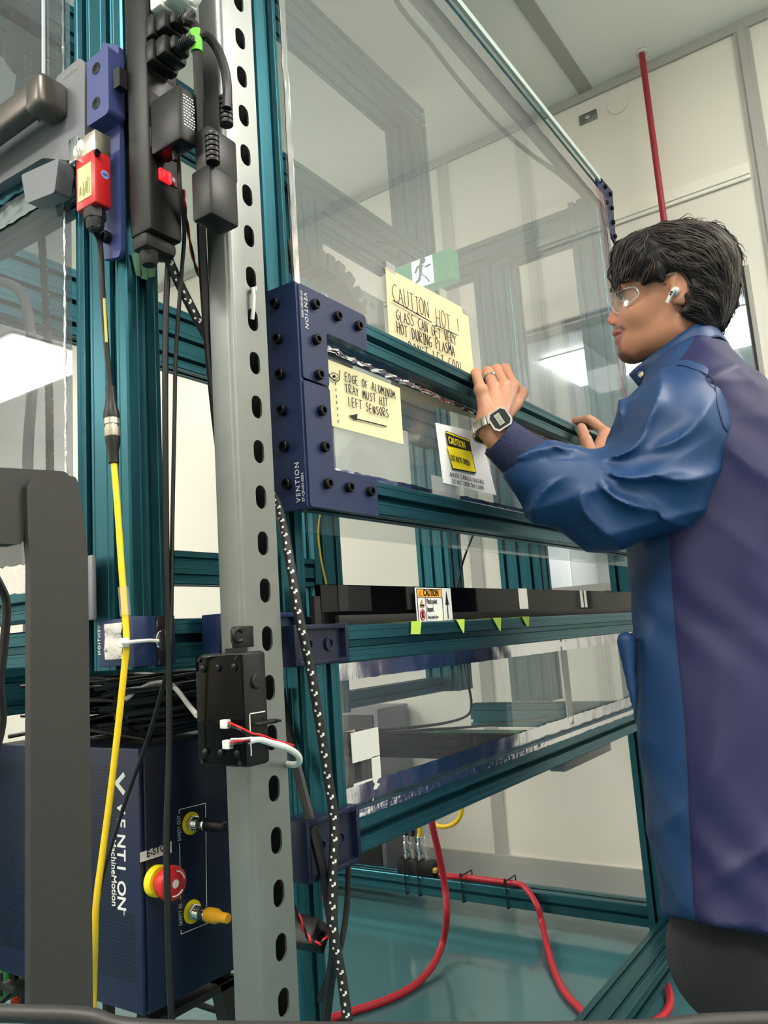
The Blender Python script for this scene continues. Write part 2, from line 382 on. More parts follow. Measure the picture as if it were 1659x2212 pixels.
STK = {
 'A': [[(0, 0), (.3, 1), (.6, 0)], [(.12, .4), (.5, .38)]], 'B': [[(0, 0), (0, 1), (.4, .95), (.45, .7), (.05, .52), (.5, .4), (.5, .1), (0, 0)]],
 'C': [[(.55, .92), (.3, 1), (.05, .65), (.05, .3), (.3, 0), (.58, .1)]], 'D': [[(.05, 0), (.05, 1), (.4, .85), (.55, .5), (.4, .12), (.02, 0)]],
 'E': [[(.5, 1), (.05, 1), (.05, 0), (.52, 0)], [(.05, .52), (.42, .52)]], 'F': [[(.52, 1), (.05, 1), (.05, 0)], [(.05, .5), (.42, .52)]],
 'G': [[(.55, .9), (.3, 1), (.05, .6), (.08, .2), (.3, 0), (.55, .2), (.55, .45), (.3, .45)]], 'H': [[(.05, 1), (.05, 0)], [(.5, 1), (.52, 0)], [(.05, .5), (.5, .5)]],
 'I': [[(.25, 1), (.25, 0)], [(.05, 1), (.45, 1)], [(.05, 0), (.45, 0)]], 'L': [[(.08, 1), (.05, 0), (.5, .02)]],
 'M': [[(.0, 0), (.1, 1), (.3, .4), (.52, 1), (.62, 0)]], 'N': [[(.05, 0), (.05, 1), (.5, 0), (.52, 1)]],
 'O': [[(.3, 1), (.06, .7), (.06, .3), (.3, 0), (.54, .3), (.54, .7), (.3, 1)]], 'P': [[(.05, 0), (.05, 1), (.45, .92), (.48, .6), (.05, .48)]],
 'R': [[(.05, 0), (.05, 1), (.45, .92), (.46, .62), (.06, .5), (.52, 0)]], 'S': [[(.5, .9), (.28, 1), (.08, .78), (.28, .55), (.5, .3), (.3, 0), (.05, .1)]],
 'T': [[(0, 1), (.58, 1)], [(.3, 1), (.28, 0)]], 'U': [[(.05, 1), (.06, .25), (.28, 0), (.5, .25), (.52, 1)]], 'V': [[(0, 1), (.28, 0), (.55, 1)]],
 'W': [[(0, 1), (.15, 0), (.3, .6), (.46, 0), (.62, 1)]], 'Y': [[(0, 1), (.28, .5), (.56, 1)], [(.28, .5), (.25, 0)]], '!': [[(.2, 1), (.18, .3)], [(.18, .06), (.19, 0)]],
 "'": [[(.2, 1), (.18, .75)]], '.': [[(.15, .04), (.18, 0)]]}
def hand(mb, s, o, right, up, h, rad=.0007, adv=.78, slope=0.0):
    """hand-lettered capitals as pen strokes lying on the paper"""
    o, right, up = A(o, float), nrm(right), nrm(up); x = 0.0; rnd = random.Random(len(s)*7+ord(s[0]))
    for ch in s:
        if ch == ' ': x += .62*h; continue
        jy = rnd.uniform(-.06, .06)*h; sc = rnd.uniform(.93, 1.07)
        for st in STK.get(ch, []):
            pts = [o+right*(x+p[0]*h*.82*sc)+up*(p[1]*h*sc+jy+slope*x) for p in st]
            if len(pts) > 3: pts = smooth_path(pts, 3)
            mb.tube(pts, rad, 5)
        x += adv*h*(.82 if ch not in "I!'" else .6)
    return x
def sheet(name, P, m, parent, curl=.004, n=10, thick=.0004, nrmdir=(0, -1, 0)):
    """slightly curled sheet of paper spanning four corners (tl, tr, br, bl)"""
    tl, tr, br, bl = [A(p, float) for p in P]; nd = A(nrmdir, float); mb = MB(); g = []
    for i in range(n+1):
        for j in range(n+1):
            u, v = j/n, i/n
            p = (tl*(1-u)+tr*u)*(1-v)+(bl*(1-u)+br*u)*v
            g.append(p+nd*curl*(math.sin(3.1*u+.6)*.3+.8*u*u*v*v))
    fs = [[i*(n+1)+j, i*(n+1)+j+1, (i+1)*(n+1)+j+1, (i+1)*(n+1)+j] for i in range(n) for j in range(n)]
    k = len(g); mb.add(g+[p-nd*thick for p in g], fs+[[a+k for a in f[::-1]] for f in fs])
    return mb.build(name, M[m], parent)
def foil(name, pts, parent, wid, nd, m='foil', seed=0, rag=.25, n=60, lift=.0012):
    """foil tape strip with wrinkles: from pts[0] to pts[1], wid = vector across"""
    rs = np.random.RandomState(seed); a, b, w = A(pts[0], float), A(pts[1], float), A(wid, float); nd = A(nd, float); mb = MB(); k = 7
    g = []; e0 = rs.randn(n+1)*.03*rag; e1 = rs.randn(n+1)*.10*rag; L = np.linalg.norm(b-a); ph = rs.rand(6)*6
    for i in range(n+1):
        t = i/n
        for j in range(k+1):
            s = j/k; q = e0[i]*(1-s)+(1+e1[i])*s
            hgt = lift*(.6+.5*math.sin(ph[0]+t*L*260+s*2)*math.sin(ph[1]+t*L*71)+.5*rs.rand())
            g.append(a+(b-a)*t+w*q+nd*max(hgt, .0002))
    fs = [[i*(k+1)+j, i*(k+1)+j+1, (i+1)*(k+1)+j+1, (i+1)*(k+1)+j] for i in range(n) for j in range(k)]
    q = len(g); mb.add(g+[p-nd*.0008 for p in g], fs+[[x+q for x in f[::-1]] for f in fs])
    return mb.build(name, M[m], parent, ang=70)
# ------------------------------------------------------------------ machine frame
ZT = 2.170
fr = thing('machine_frame', (1.4, .95, 0), 'tall teal aluminium machine enclosure frame filling the middle of the photo', 'machine frame')
post(fr, .519, .665, .564, .755, .866, ZT+.045, 'corner_post')
post(fr, .748, .665, .793, .710, .04, ZT)
post(fr, 2.25, .665, 2.34, .755, .04, ZT, 'corner_post')
post(fr, 2.25, .970, 2.34, 1.100, .66, ZT-.11)
post(fr, 1.53, 1.25, 1.64, 1.295, .70, 2.09)
post(fr, .519, 1.25, .609, 1.34, .04, 2.09, 'corner_post')
post(fr, 2.20, 1.25, 2.29, 1.37, .70, 2.66, 'corner_post')
beamx(fr, .565, 2.34, .665, .710, ZT, ZT+.045)
beamx(fr, .565, .747, .665, .710, .873, .915)
beamx(fr, .794, 2.249, .672, .717, .873, .915)
beamx(fr, .519, 2.199, 1.25, 1.34, 2.09, 2.178)
beamx(fr, .609, 2.199, 1.255, 1.300, 1.48, 1.615)
beamx(fr, .610, 1.529, 1.206, 1.249, .800, .872)
beamx(fr, .519, 2.199, 1.39, 1.435, 2.13, 2.178)
beamx(fr, .519, 2.29, 1.25, 1.37, 2.66, 2.748)
beamx(fr, .61, 1.529, 1.255, 1.30, 1.015, 1.085); beamx(fr, 1.641, 2.199, 1.255, 1.30, .80, .845)
beamx(fr, .61, 2.199, 1.305, 1.35, .70, .745)
beamy(fr, .756, 1.249, 2.25, 2.34, 2.065, 2.155)
beamy(fr, .756, 1.249, 2.255, 2.30, .585, .655, m='teal')
beamy(fr, .756, 1.249, .522, .567, .873, .915)
beamy(fr, .756, 1.249, .522, .567, 1.428, 1.472)
beamy(fr, .756, 1.249, .522, .567, ZT, ZT+.045)
# floor level beams
a = PZ(1236, 2212, .095); b = PZ(1424, 1981, .095); yb = (a[1]+b[1])/2
beamx(fr, 1.2, 2.24, yb-.088, yb, .05, .095)
xb = PZ(1150, 1968, .05)[0]
beamy(fr, yb-.085, 2.6, xb, xb+.06, .05, .105)
for (x, y) in ((xb+.03, yb-.05), (xb+.03, 2.4), (1.25, yb-.045), (.770, .688), (.564, 1.295)):
    MB().lathe([(.022, 0), (.022, .006), (.008, .010), (.008, .052)], (x, y, 0), (0, 0, 1)).build('leveling_foot', M['black'], fr)
# gusset plate where the top rail meets the right corner post
pl = [(PY(px, py, .660)[0], PY(px, py, .660)[2]) for px, py in ((1287, 372), (1322, 414), (1325, 470), (1331, 532), (1311, 492), (1292, 436))]
g = poly_plate(MB(), pl, 'y', .664, .006).build('gusset_plate', M['navy'], fr)
g['label'] = 'dark blue bolted gusset plate'
for px, py in ((1295, 391), (1306, 404), (1317, 420), (1297, 423), (1309, 438), (1320, 450), (1323, 481), (1327, 511)):
    p = PY(px, py, .658); bolt(g, (p[0], .658, p[2]), (0, -1, 0), 1.1)
# upper glass pane with taped edges
gp = MB().box((.787, .650, 1.02), (2.30, .656, ZT-.004)).build('upper_pane', M['glassu'], fr, smooth=False)
gp['label'] = 'large clear pane with a painted-in sheen of ceiling light'
foil('edge_tape', [(.783, .650, 1.31), (.783, .650, 2.16)], gp, (.012, 0, 0), (0, -1, 0), seed=3)
foil('edge_tape', [(.80, .650, ZT), (2.28, .650, ZT)], gp, (0, 0, -.040), (0, -1, 0), seed=4, rag=.12, lift=.0006)
foil('edge_tape', [(2.29, .650, 1.30), (2.29, .650, 2.06)], gp, (-.022, 0, 0), (0, -1, 0), 'foilc', seed=5, lift=.003)
# strip of clear edging above the top rail
MB().box((.565, .652, ZT+.046), (2.28, .660, ZT+.062)).build('edge_strip', M['edge'], fr)
# cap brackets on the left corner post at beam height
lb = MB()
lb.box((.513, .662, .870), (.519, .712, .917), .001); lb.box((.513, .656, .868), (.566, .664, .918), .001)
lb = lb.build('corner_bracket', M['navy'], fr); lb['label'] = 'dark blue corner bracket patched with foil tape'
foil('foil_patch', [(.5125, .700, .877), (.5125, .700, .913)], lb, (0, -.028, 0), (-1, 0, 0), 'foilc', seed=8, n=14)
foil('foil_patch', [(.5405, .6555, .8685), (.5405, .6555, .9175)], lb, (.019, 0, 0), (0, -1, 0), 'foil', seed=9, n=14)
MB().lathe([(.0105, 0), (.0105, .0012), (.0098, .0018), (.0, .0022)], (.549, .6550, .893), (0, -1, 0), 28).build('foil_disc', M['foil'], lb)
text('brand_lettering', 'VENTION', .0058, (.5120, .7075, .9125), (0, 0, -1), (0, 1, 0), 'white', lb, spacing=1.3)
# pocket brackets behind the strut
def pocket(parent, x0, x1, y0, y1, z0, z1, name='pocket_bracket', wall=.006, m='navyd'):
    mb = MB(); w = wall
    mb.box((x0, y0, z0), (x0+w, y1, z1), .001); mb.box((x1-w, y0, z0), (x1, y1, z1), .001)
    mb.box((x0+w, y0, z0), (x1-w, y1, z0+w), .001); mb.box((x0+w, y0, z1-w), (x1-w, y1, z1), .001)
    mb.box((x0+w, y0+.0075, z0+w), (x1-w, y1, z1-w))
    for xx in np.linspace(x0+.03, x1-.03, 2): mb.lathe([(.008, 0), (.008, .003), (.005, .003), (.005, .001), (0, .001)], (xx, y0+.0075, (z0+z1)/2), (0, -1, 0))
    return mb.build(name, M[m], parent)
pocket(fr, .612, .746, .640, .666, .872, .918, m='navy')
# gusset leaning on the beam behind the strut
poly_plate(MB(), [(.66, .915), (.745, .915), (.745, 1.0), (.70, .985)], 'y', .69, .008).build('gusset_plate', M['navyd'], fr)

# ------------------------------------------------------------------ sliding window sashes
def sash(loc, label, zb, zt, yf, x0, x1, tall):
    s = thing('window_sash', loc, label, 'window sash', 'sliding window sashes')
    beamx(s, x0+.045, x1, yf, yf+.045, zt-.045, zt, 'top_rail'); beamx(s, x0+.045, x1, yf, yf+.045, zb, zb+.045, 'bottom_rail')
    post(s, x0, yf, x0+.045, yf+.045, zb, zt, 'stile'); post(s, x1, yf, x1+.045, yf+.045, zb, zt, 'stile')
    return s
U = sash((1.4, .60, 1.04), 'upper sliding sash held in both hands, its left end bolted with navy plates', 1.04, 1.308, .583, .706, 2.10, True)
up_ = MB(); z0, z1 = 1.036, 1.312
poly_plate(up_, rounded([(.703, 1.192), (.753, 1.192), (.753, 1.262), (.842, 1.262), (.842, z1), (.703, z1)]), 'y', .583, .006)
up_ = up_.build('corner_plate', M['navy'], U)
lo_ = MB(); poly_plate(lo_, rounded([(.703, z0), (.842, z0), (.842, 1.086), (.753, 1.086), (.753, 1.189), (.703, 1.189)]), 'y', .583, .006)
lo_ = lo_.build('corner_plate', M['navy'], U)
sp_ = MB(); poly_plate(sp_, rounded([(.579, z0-.002), (.640, z0-.002), (.640, z1+.002), (.579, z1+.002)], .003), 'x', .705, .006)
sp_ = sp_.build('side_plate', M['navy'], U)
for i, (px, py) in enumerate(((677.3, 658.5), (680.2, 734.4), (686, 810.4), (726, 684), (771, 705))):
    p = PY(px, py, .577); bolt(up_, (p[0], .577, p[2]), (0, -1, 0))
for px, py in ((692, 888), (698.3, 966), (704.8, 1045), (751, 1053), (796.7, 1062)):
    p = PY(px, py, .577); bolt(lo_, (p[0], .577, p[2]), (0, -1, 0))
for px, py in ((597, 657), (603, 733), (608, 810), (612, 887), (617, 965), (623, 1046)):
    p = PX(px, py, .699); bolt(sp_, (.699, p[1], p[2]), (-1, 0, 0))
text('brand_lettering', 'VENTION', .0092, (.7120, .5768, 1.303), (0, 0, -1), (1, 0, 0), 'white', up_, spacing=1.25)
text('part_number', 'ST-QP-001-0005', .0050, (.7060, .5768, 1.303), (0, 0, -1), (1, 0, 0), 'white', up_)
text('brand_lettering', 'VENTION', .0095, (.6988, .5880, 1.042), (0, 0, 1), (0, 1, 0), 'white', sp_, spacing=1.25)
text('part_number', 'ST-QP-001-0004', .0050, (.6988, .5818, 1.042), (0, 0, 1), (0, 1, 0), 'white', sp_)
ug = MB().box((.752, .602, 1.08), (2.10, .608, 1.266)).build('pane', M['glass'], U, smooth=False)
foil('edge_tape', [(.754, .601, 1.266), (2.09, .601, 1.264)], ug, (0, 0, -.008), (0, -1, 0), seed=11, n=120)
foil('edge_tape', [(.754, .601, 1.258), (2.09, .601, 1.236)], ug, (0, 0, -.008), (0, -1, 0), 'foilc', seed=12, n=150, rag=1.2, lift=.006)
foil('edge_tape', [(.754, .601, 1.084), (2.09, .601, 1.084)], ug, (0, 0, .013), (0, -1, 0), seed=13, n=120, rag=.5)
Lw = sash((1.4, .60, .635), 'lower sash of the machine with wide foil tape around its clear pane', .635, .898, .585, .706, 2.06, False)
lg = MB().box((.752, .600, .676), (2.06, .606, .857)).build('pane', M['glass'], Lw, smooth=False)
foil('edge_tape', [(.752, .598, .862), (2.05, .598, .862)], lg, (0, 0, -.030), (0, -1, 0), seed=21, n=90, rag=.10)
foil('edge_tape', [(.752, .598, .672), (2.05, .598, .672)], lg, (0, 0, .036), (0, -1, 0), seed=22, n=90, rag=.14)
foil('edge_tape', [(.752, .584, .684), (2.05, .584, .684)], lg, (0, 0, -.008), (0, -1, 0), 'foilc', seed=27, n=110, rag=.5)
foil('edge_tape', [(.750, .5975, .68), (.750, .5975, .86)], lg, (.006, 0, 0), (0, -1, 0), 'foilc', seed=23, n=40)
MB().box(A(PY(1212, 1405, .597))+A([0, 0, -.14]), A(PY(1212, 1405, .598))+A([.026, .0008, .02])).build('white_tape', M['tapew'], lg)
pocket(Lw, .660, .757, .574, .612, .855, .900); pocket(Lw, .664, .757, .574, .612, .632, .694)
# white tape square in the lower left corner of the lower pane
p0 = PY(752, 1578, .598); p1 = PY(824, 1700, .598)
mb = MB(); xa, xb_, za, zb_ = p0[0]+.004, p1[0], p1[2], PY(752, 1585, .598)[2]
for lo, hi in (((xa, zb_-.035), (xb_, zb_)), ((xb_-.018, za), (xb_, zb_-.034)), ((xa, za-.012), (xb_-.019, za+.014))): mb.box((lo[0], .5972, lo[1]), (hi[0], .598, hi[1]))
mb.build('white_tape', M['tapew'], lg)
MB().box((xa+.030, .612, za), (xb_-.019, .618, zb_-.036)).build('black_backing', M['black'], lg)
# grey latch under the bottom rail
p = PY(1232, 1650, .60)
tag(MB().box((p[0]-.05, .590, p[2]-.006), (p[0]+.20, .62, .6345), .002).build('latch_strip', M['greym']), 'grey flat latch strip fixed under the lower sash', 'latch')

# ------------------------------------------------------------------ left door
dr = thing('machine_door', (.51, 1.0, .92), 'glazed door on the left side of the machine with foil-taped edges', 'door')
XD = .512
post(dr, XD, 1.205, XD+.03, 1.248, .925, 1.42, 'stile')
beamy(dr, .757, 1.204, XD-.004, XD+.03, .925, .960, 'bottom_rail')
dg = MB().box((XD-.002, .757, .962), (XD+.004, 1.204, 1.425)).build('pane', M['glassd'], dr, smooth=False)
foil('edge_tape', [(XD-.003, .759, 1.447), (XD-.003, 1.204, 1.447)], dg, (0, 0, -.030), (-1, 0, 0), seed=31, n=50, rag=.2)
foil('edge_tape', [(XD-.003, .759, 1.475), (XD-.003, 1.204, 1.475)], dg, (0, 0, -.026), (-1, 0, 0), 'teal', seed=35, n=50, rag=.3, lift=.003)
foil('edge_tape', [(XD-.003, .759, .957), (XD-.003, 1.204, .957)], dg, (0, 0, .034), (-1, 0, 0), 'foilc', seed=32, n=50, rag=.3)
foil('edge_tape', [(XD-.003, .7575, .97), (XD-.003, .7575, 1.42)], dg, (0, .003, 0), (-1, 0, 0), 'foilc', seed=33, n=60, rag=1)
MB().box((XD-.010, .706, .918), (XD-.004, .756, .985), .002).build('hinge_plate', M['greym'], dr)
dp = thing('upper_side_pane', (XD, 1.0, 1.48), 'clear pane above the door on the left side of the machine', 'pane')
MB().box((XD-.002, .757, 1.478), (XD+.004, 1.204, 2.165)).build('pane', M['glassd'], dp, smooth=False)
foil('edge_tape', [(XD-.003, .757, 1.49), (XD-.003, .757, 2.16)], dp, (0, .004, 0), (-1, 0, 0), 'foilc', seed=34, n=60, rag=1)
MB().box((XD-.006, .797, 1.48), (XD-.003, .800, 2.16)).build('pane_joint', M['edge'], dp)
# ------------------------------------------------------------------ galvanised strut
sx0, sx1, sy0, sy1, sz0, sz1 = .5795, .6345, .570, .602, 0.0, 2.05
st = thing('slotted_strut', (.607, .585, 0), 'galvanised slotted steel strut standing from floor to top of frame', 'strut')
PITCH = .0496; zs = PY(555, 879, sy0)[2]; hx0, hx1 = PY(544, 879, sy0)[0], PY(566, 879, sy0)[0]; hh = .0128
mb = MB(); t = .0025; R = .007
arc = [(sx0+R-R*math.cos(a), sy0+R-R*math.sin(a)) for a in np.linspace(0, math.pi/2, 7)]
sec = [(sx0, sy1)]+arc+[(hx0, sy0)]
inn = [(sx0+t, sy1)]+[(sx0+R-(R-t)*math.cos(a), sy0+R-(R-t)*math.sin(a)) for a in np.linspace(0, math.pi/2, 7)]+[(hx0, sy0+t)]
mb.prism(sec+inn[::-1], (0, 0, sz0), (1, 0, 0), (0, 1, 0), (0, 0, sz1-sz0))
mb.box((hx1, sy0, sz0), (sx1, sy0+t, sz1)); mb.box((sx1-t, sy0+t, sz0), (sx1, sy1, sz1))
k0 = int((sz0-zs)/PITCH); hw = (hx1-hx0)/2; xc = (hx0+hx1)/2; zprev = sz0; rr = hw
for k in range(k0, int((sz1-zs)/PITCH)+1):
    zc = zs+k*PITCH
    if zc-hh < sz0+.005 or zc+hh > sz1-.005: continue
    up = [(xc+hw*math.cos(a), zc-(hh-rr)-rr*math.sin(a)) for a in np.linspace(math.pi, 0, 9)]
    if zprev == sz0: poly = [(hx0, sz0), (hx1, sz0)]+up[::-1]
    else:
        dn = [(xc+hw*math.cos(a), zlast+(hh-rr)+rr*math.sin(a)) for a in np.linspace(math.pi, 0, 9)]
        poly = dn+up[::-1]
    mb.prism(poly, (0, sy0, 0), (1, 0, 0), (0, 0, 1), (0, t, 0)); zlast = zc; zprev = zc
dn = [(xc+hw*math.cos(a), zlast+(hh-rr)+rr*math.sin(a)) for a in np.linspace(math.pi, 0, 9)]
mb.prism(dn+[(hx1, sz1), (hx0, sz1)], (0, sy0, 0), (1, 0, 0), (0, 0, 1), (0, t, 0))
mb.build('channel', M['galv'], st)
MB().box((sx0+.004, sy1-.004, sz0), (sx1-.003, sy1+.001, sz1)).build('inner_lining', mat('dark_back', (40, 32, 30), .8), st)  # dark brown sheet behind the slots along the whole strut
tag(MB().tube(smooth_path([PY(546, 622, .566), PY(548, 640, .565), PY(547, 668, .566), PY(545, 690, .569)], 4), .0022, 8).box(PY(542, 632, .570), PY(555, 618, .562), .001).build('cable_tie', M['white']), 'white cable tie looped through a slot of the galvanised strut', 'cable tie')

def ybox(mb, pxc, pxr, pyt, pyb, yf, depth, bev=.003, pym=None):
    """box whose front face (towards the camera side) lies on y=yf; left front edge at pxc, right at pxr"""
    m = (pyt+pyb)/2 if pym is None else pym
    a = PY(pxc, pyt, yf); b = PY(pxc, pyb, yf); x1 = PY(pxr, m, yf)[0]; x0 = PY(pxc, m, yf)[0]
    lo, hi = A([x0, yf, b[2]]), A([x1, yf+depth, a[2]]); mb.box(lo, hi, bev); return lo, hi
def cable(name, pts, r, m, label=None, cat='cable', parent=None, k=8, n=8, group=None):
    o = MB().tube(smooth_path(pts, k), r, n).build(name, M[m], parent)
    if label: tag(o, label, cat, group)
    return o
# ------------------------------------------------------------------ power strip
ps = thing('power_strip', (.52, .63, 1.30), 'long black power strip with a lit red switch mounted on the post', 'power strip')
MB().box((.500, .600, 1.308), (.543, .634, 1.80), .004).build('housing', M['black'], ps)
MB().box((.523, .633, 1.36), (.541, .6645, 1.78), .002).build('mounting_rail', M['blackm'], ps)
mb = MB(); mb.box((.499, .606, 1.292), (.541, .632, 1.309), .006); mb.lathe([(.010, 0), (.009, .010), (.007, .014)], (.514, .620, 1.293), (0, 0, -1)); mb.build('end_cap', M['blackm'], ps)
for py in (30, 90, 150, 235, 310):
    p = PY(352, py, .5995); MB().box(p+A([-.016, 0, -.012]), p+A([.016, .002, .012]), .0008).build('outlet', M['blackm'], ps)
lo, hi = ybox(MB(), 342, 384, 361, 389, .5985, .004)
MB().box(lo-A([.002, -.001, .002]), hi+A([.002, 0, .002]), .001).build('switch_bezel', M['black'], ps)
sw = MB().box(lo+A([.001, -.002, .002]), (lo+hi)/2+A([.003, 0, .0075]), .001).build('rocker_switch', mat('lit_red_switch', (220, 20, 28), .3, emit=(255, 30, 40), estr=1.0), ps); sw['label'] = 'glowing red rocker'
MB().box((((lo+hi)/2)[0]+.003, lo[1]-.001, lo[2]+.002), hi+A([-.001, 0, -.002]), .001).build('rocker_switch', mat('dark_red_switch', (110, 16, 20), .3), ps)
# plugs
def plug(px, py, label, m, L=.045, w=.017, h=.013, dirn=(0, -1, 0), cord=None, cr=.0042, name='plug', clab=''):
    c = PY(px, py, .598); t_ = thing(name, c, label, 'plug', 'plugs in the power strip')
    mb = MB(); d = nrm(dirn)
    for (a, b, k) in ((0, .35, 1.0), (.35, .75, .86), (.75, 1.0, .62)):
        q = c+d*(a+b)/2*L; R = A([nrm(np.cross(d, [0, 0, 1])), nrm(np.cross(nrm(np.cross(d, [0, 0, 1])), d)), d]); mb.obox(q, (w*k, h*k, (b-a)/2*L*1.03), R, .004)
    mb.build('plug_body', M[m], t_)
    mb = MB()
    for i in range(5): mb.lathe([(.0062, 0), (.0066, .001), (.0062, .002)], c+d*(L*(.98+.07*i)), d, 12)
    mb.build('strain_relief', M[m], t_)
    if cord: tag(MB().tube(smooth_path([c+d*L*1.36]+cord, 8), cr, 10).build('mains_cable', M[m]), clab, 'cable')
    return t_
plug(352, 22, 'white plug at the top of the black power strip', 'white', .050, .019, .015, cord=[PY(418, 5, .545), PY(424, -40, .54), PY(415, -120, .54)], cr=.0055, clab='white cord leaving the white plug at the top edge')
pa = plug(340, 82, 'black plug just below the white plug in the power strip', 'black', .040, .018, .013, cord=[PY(402, 44, .548), PY(417, 52, .545), PY(424, 80, .545), PY(429, 180, .55), PY(433, 330, .56), PY(434, 460, .585), PY(440, 600, .605), PY(452, 760, .612), PY(466, 900, .615), PY(480, 1010, .618), PY(492, 1070, .62), PY(520, 1150, .63)], cr=.0052, clab='thick black cord wrapped in bright green tape at its top')
tag(MB().tube(smooth_path([PY(421, 66, .545), PY(424, 80, .545), PY(425, 112, .5465)], 4), .0062, 14).build('green_tape', M['green']), 'bright green tape wrapped round a thick black cord', 'tape')
pb = plug(340, 135, 'second black plug from the top with a cord curving to the inline coupler', 'black', .040, .018, .013, cord=[PY(412, 92, .548), PY(440, 76, .54), PY(466, 100, .535), PY(484, 145, .532), PY(491, 190, .532), PY(490, 235, .532)], cr=.0050, clab='black cord arching from the plug to the inline coupler')
# adapter
ad = thing('power_adapter', PY(388, 300, .560), 'black square wall adapter with a white printed rating label', 'adapter', 'plugs in the power strip')
mb = MB(); lo, hi = ybox(mb, 388, 424, 178, 296, .553, .046, .004); mb.build('housing', M['black'], ad)
c = A([(lo[0]+hi[0])/2, .5525, hi[2]-.006])
mb = MB()
rs = np.random.RandomState(3)
for i in range(11):
    z = hi[2]-.012-i*.0033; x = lo[0]+.005
    while x < hi[0]-.004:
        wv = rs.uniform(.0008, .0032); mb.box((x, .5524, z), (min(x+wv, hi[0]-.003), .553, z+.0012)); x += wv+.0016
mb.build('rating_print', M['white'], ad)
MB().tube([A([lo[0]+.012, .575, lo[2]+.002]), A([lo[0]+.012, .575, lo[2]-.010])], [.004, .0026], 10).build('strain_relief', M['black'], ad)
cable('thin_lead', [A([lo[0]+.012, .575, lo[2]-.008]), PY(385, 340, .585), PY(390, 420, .59), PY(398, 500, .60), PY(393, 580, .615), PY(380, 760, .63), PY(377, 900, .634), PY(372, 1150, .636), PY(370, 1330, .636), PY(366, 1420, .64), PY(350, 1490, .66), PY(318, 1600, .70), PY(268, 1740, .74), PY(225, 1880, .76), PY(208, 1960, .78)], .0022, 'black', 'thin black lead from the wall adapter slanting down across the controller')
# coupler hanging beside the strut
cp = thing('inline_coupler', PY(475, 460, .54), 'black inline mains coupler hanging in front of the strut', 'coupler')
mb = MB(); ybox(mb, 452, 512, 268, 360, .535, .022, .003); mb.build('socket_body', M['black'], cp)
mb = MB(); ybox(mb, 455, 514, 352, 458, .531, .028, .003); mb.build('plug_body', M['black'], cp)
mb = MB()
for i in range(6): mb.lathe([(.0072, 0), (.0076, .002), (.0072, .004)], PY(489, 270, .538)+A([0, 0, .0055*i]), (0, 0, 1), 14)
mb.build('strain_relief', M['black'], cp)
mb = MB()
for i in range(6): mb.lathe([(.0070, 0), (.0074, .002), (.0070, .004)], PY(460, 352, .528)+A([0, 0, .0055*i]), (0, 0, 1), 14)
mb.build('strain_relief', M['black'], cp)
# black leads hanging down
cable('hanging_cable', [PY(372, 498, .63), PY(364, 560, .63), PY(358, 700, .63), PY(357, 900, .63), PY(359, 1150, .635), PY(364, 1400, .64), PY(366, 1600, .64), PY(360, 1800, .64), PY(362, 1950, .64), PY(366, 2100, .64), PY(372, 2225, .64)], .0032, 'black', 'black cable hanging straight down past the left end of the strut to the floor')
# braided sleeve
def braid(pts, r, label, name='braided_hose'):
    P = smooth_path(pts, 14); n = 14; mb = MB(); L = 0; acc = [0]
    for i in range(1, len(P)): acc.append(acc[-1]+np.linalg.norm(P[i]-P[i-1]))
    step = .0011; N = int(acc[-1]/step); Q = []
    for i in range(N+1):
        s = i*step; j = min(np.searchsorted(acc, s, 'right'), len(P)-1); t = (s-acc[j-1])/max(1e-9, acc[j]-acc[j-1]); Q.append(P[j-1]*(1-t)+P[j]*t)
    rad = [r*(1+.05*((i % 3) == 0)) for i in range(len(Q))]
    mb.tube(Q, rad, n)
    for i in range(len(Q)-1):
        for k in range(n):
            ph = (i+(k//2)*5) % 10
            if (k % 7 == (i//10) % 2 and ph in (0, 1, 2)) or (k % 7 == 1+(i//10) % 2 and ph in (2, 3)): mb.m[i*n+k] = 1
    o = mb.build(name, [M['blackm'], M['white']], ang=80); tag(o, label, 'hose'); return o
braid([PY(340, 478, .625), PY(352, 530, .625), PY(384, 605, .625), PY(420, 678, .622), PY(452, 738, .62), PY(474, 800, .618), PY(520, 930, .62), PY(572, 1040, .625), PY(600, 1095, .605), PY(622, 1190, .575), PY(646, 1330, .560), PY(668, 1430, .557), PY(688, 1545, .556), PY(707, 1670, .556), PY(722, 1780, .556), PY(719, 1900, .558), PY(720, 2010, .56), PY(738, 2110, .56), PY(754, 2230, .56)], .0052, 'black and white braided hose sagging from the power strip past the sash ends')
# heavy black leads by the window post
cable('heavy_cable', [PY(606, 1490, .63), PY(618, 1560, .63), PY(650, 1690, .60), PY(690, 1850, .57), PY(712, 1960, .57), PY(722, 2040, .575), PY(712, 2130, .60), PY(700, 2230, .62)], .0058, 'black', 'thick black cable slanting down behind the braided hose')
cable('curved_cable', [PY(752, 1845, .60), PY(752, 1900, .60), PY(748, 1970, .60), PY(735, 2045, .60), PY(712, 2105, .61), PY(690, 2160, .64)], .0034, 'black', 'black cable curving down from under the lower sash corner')
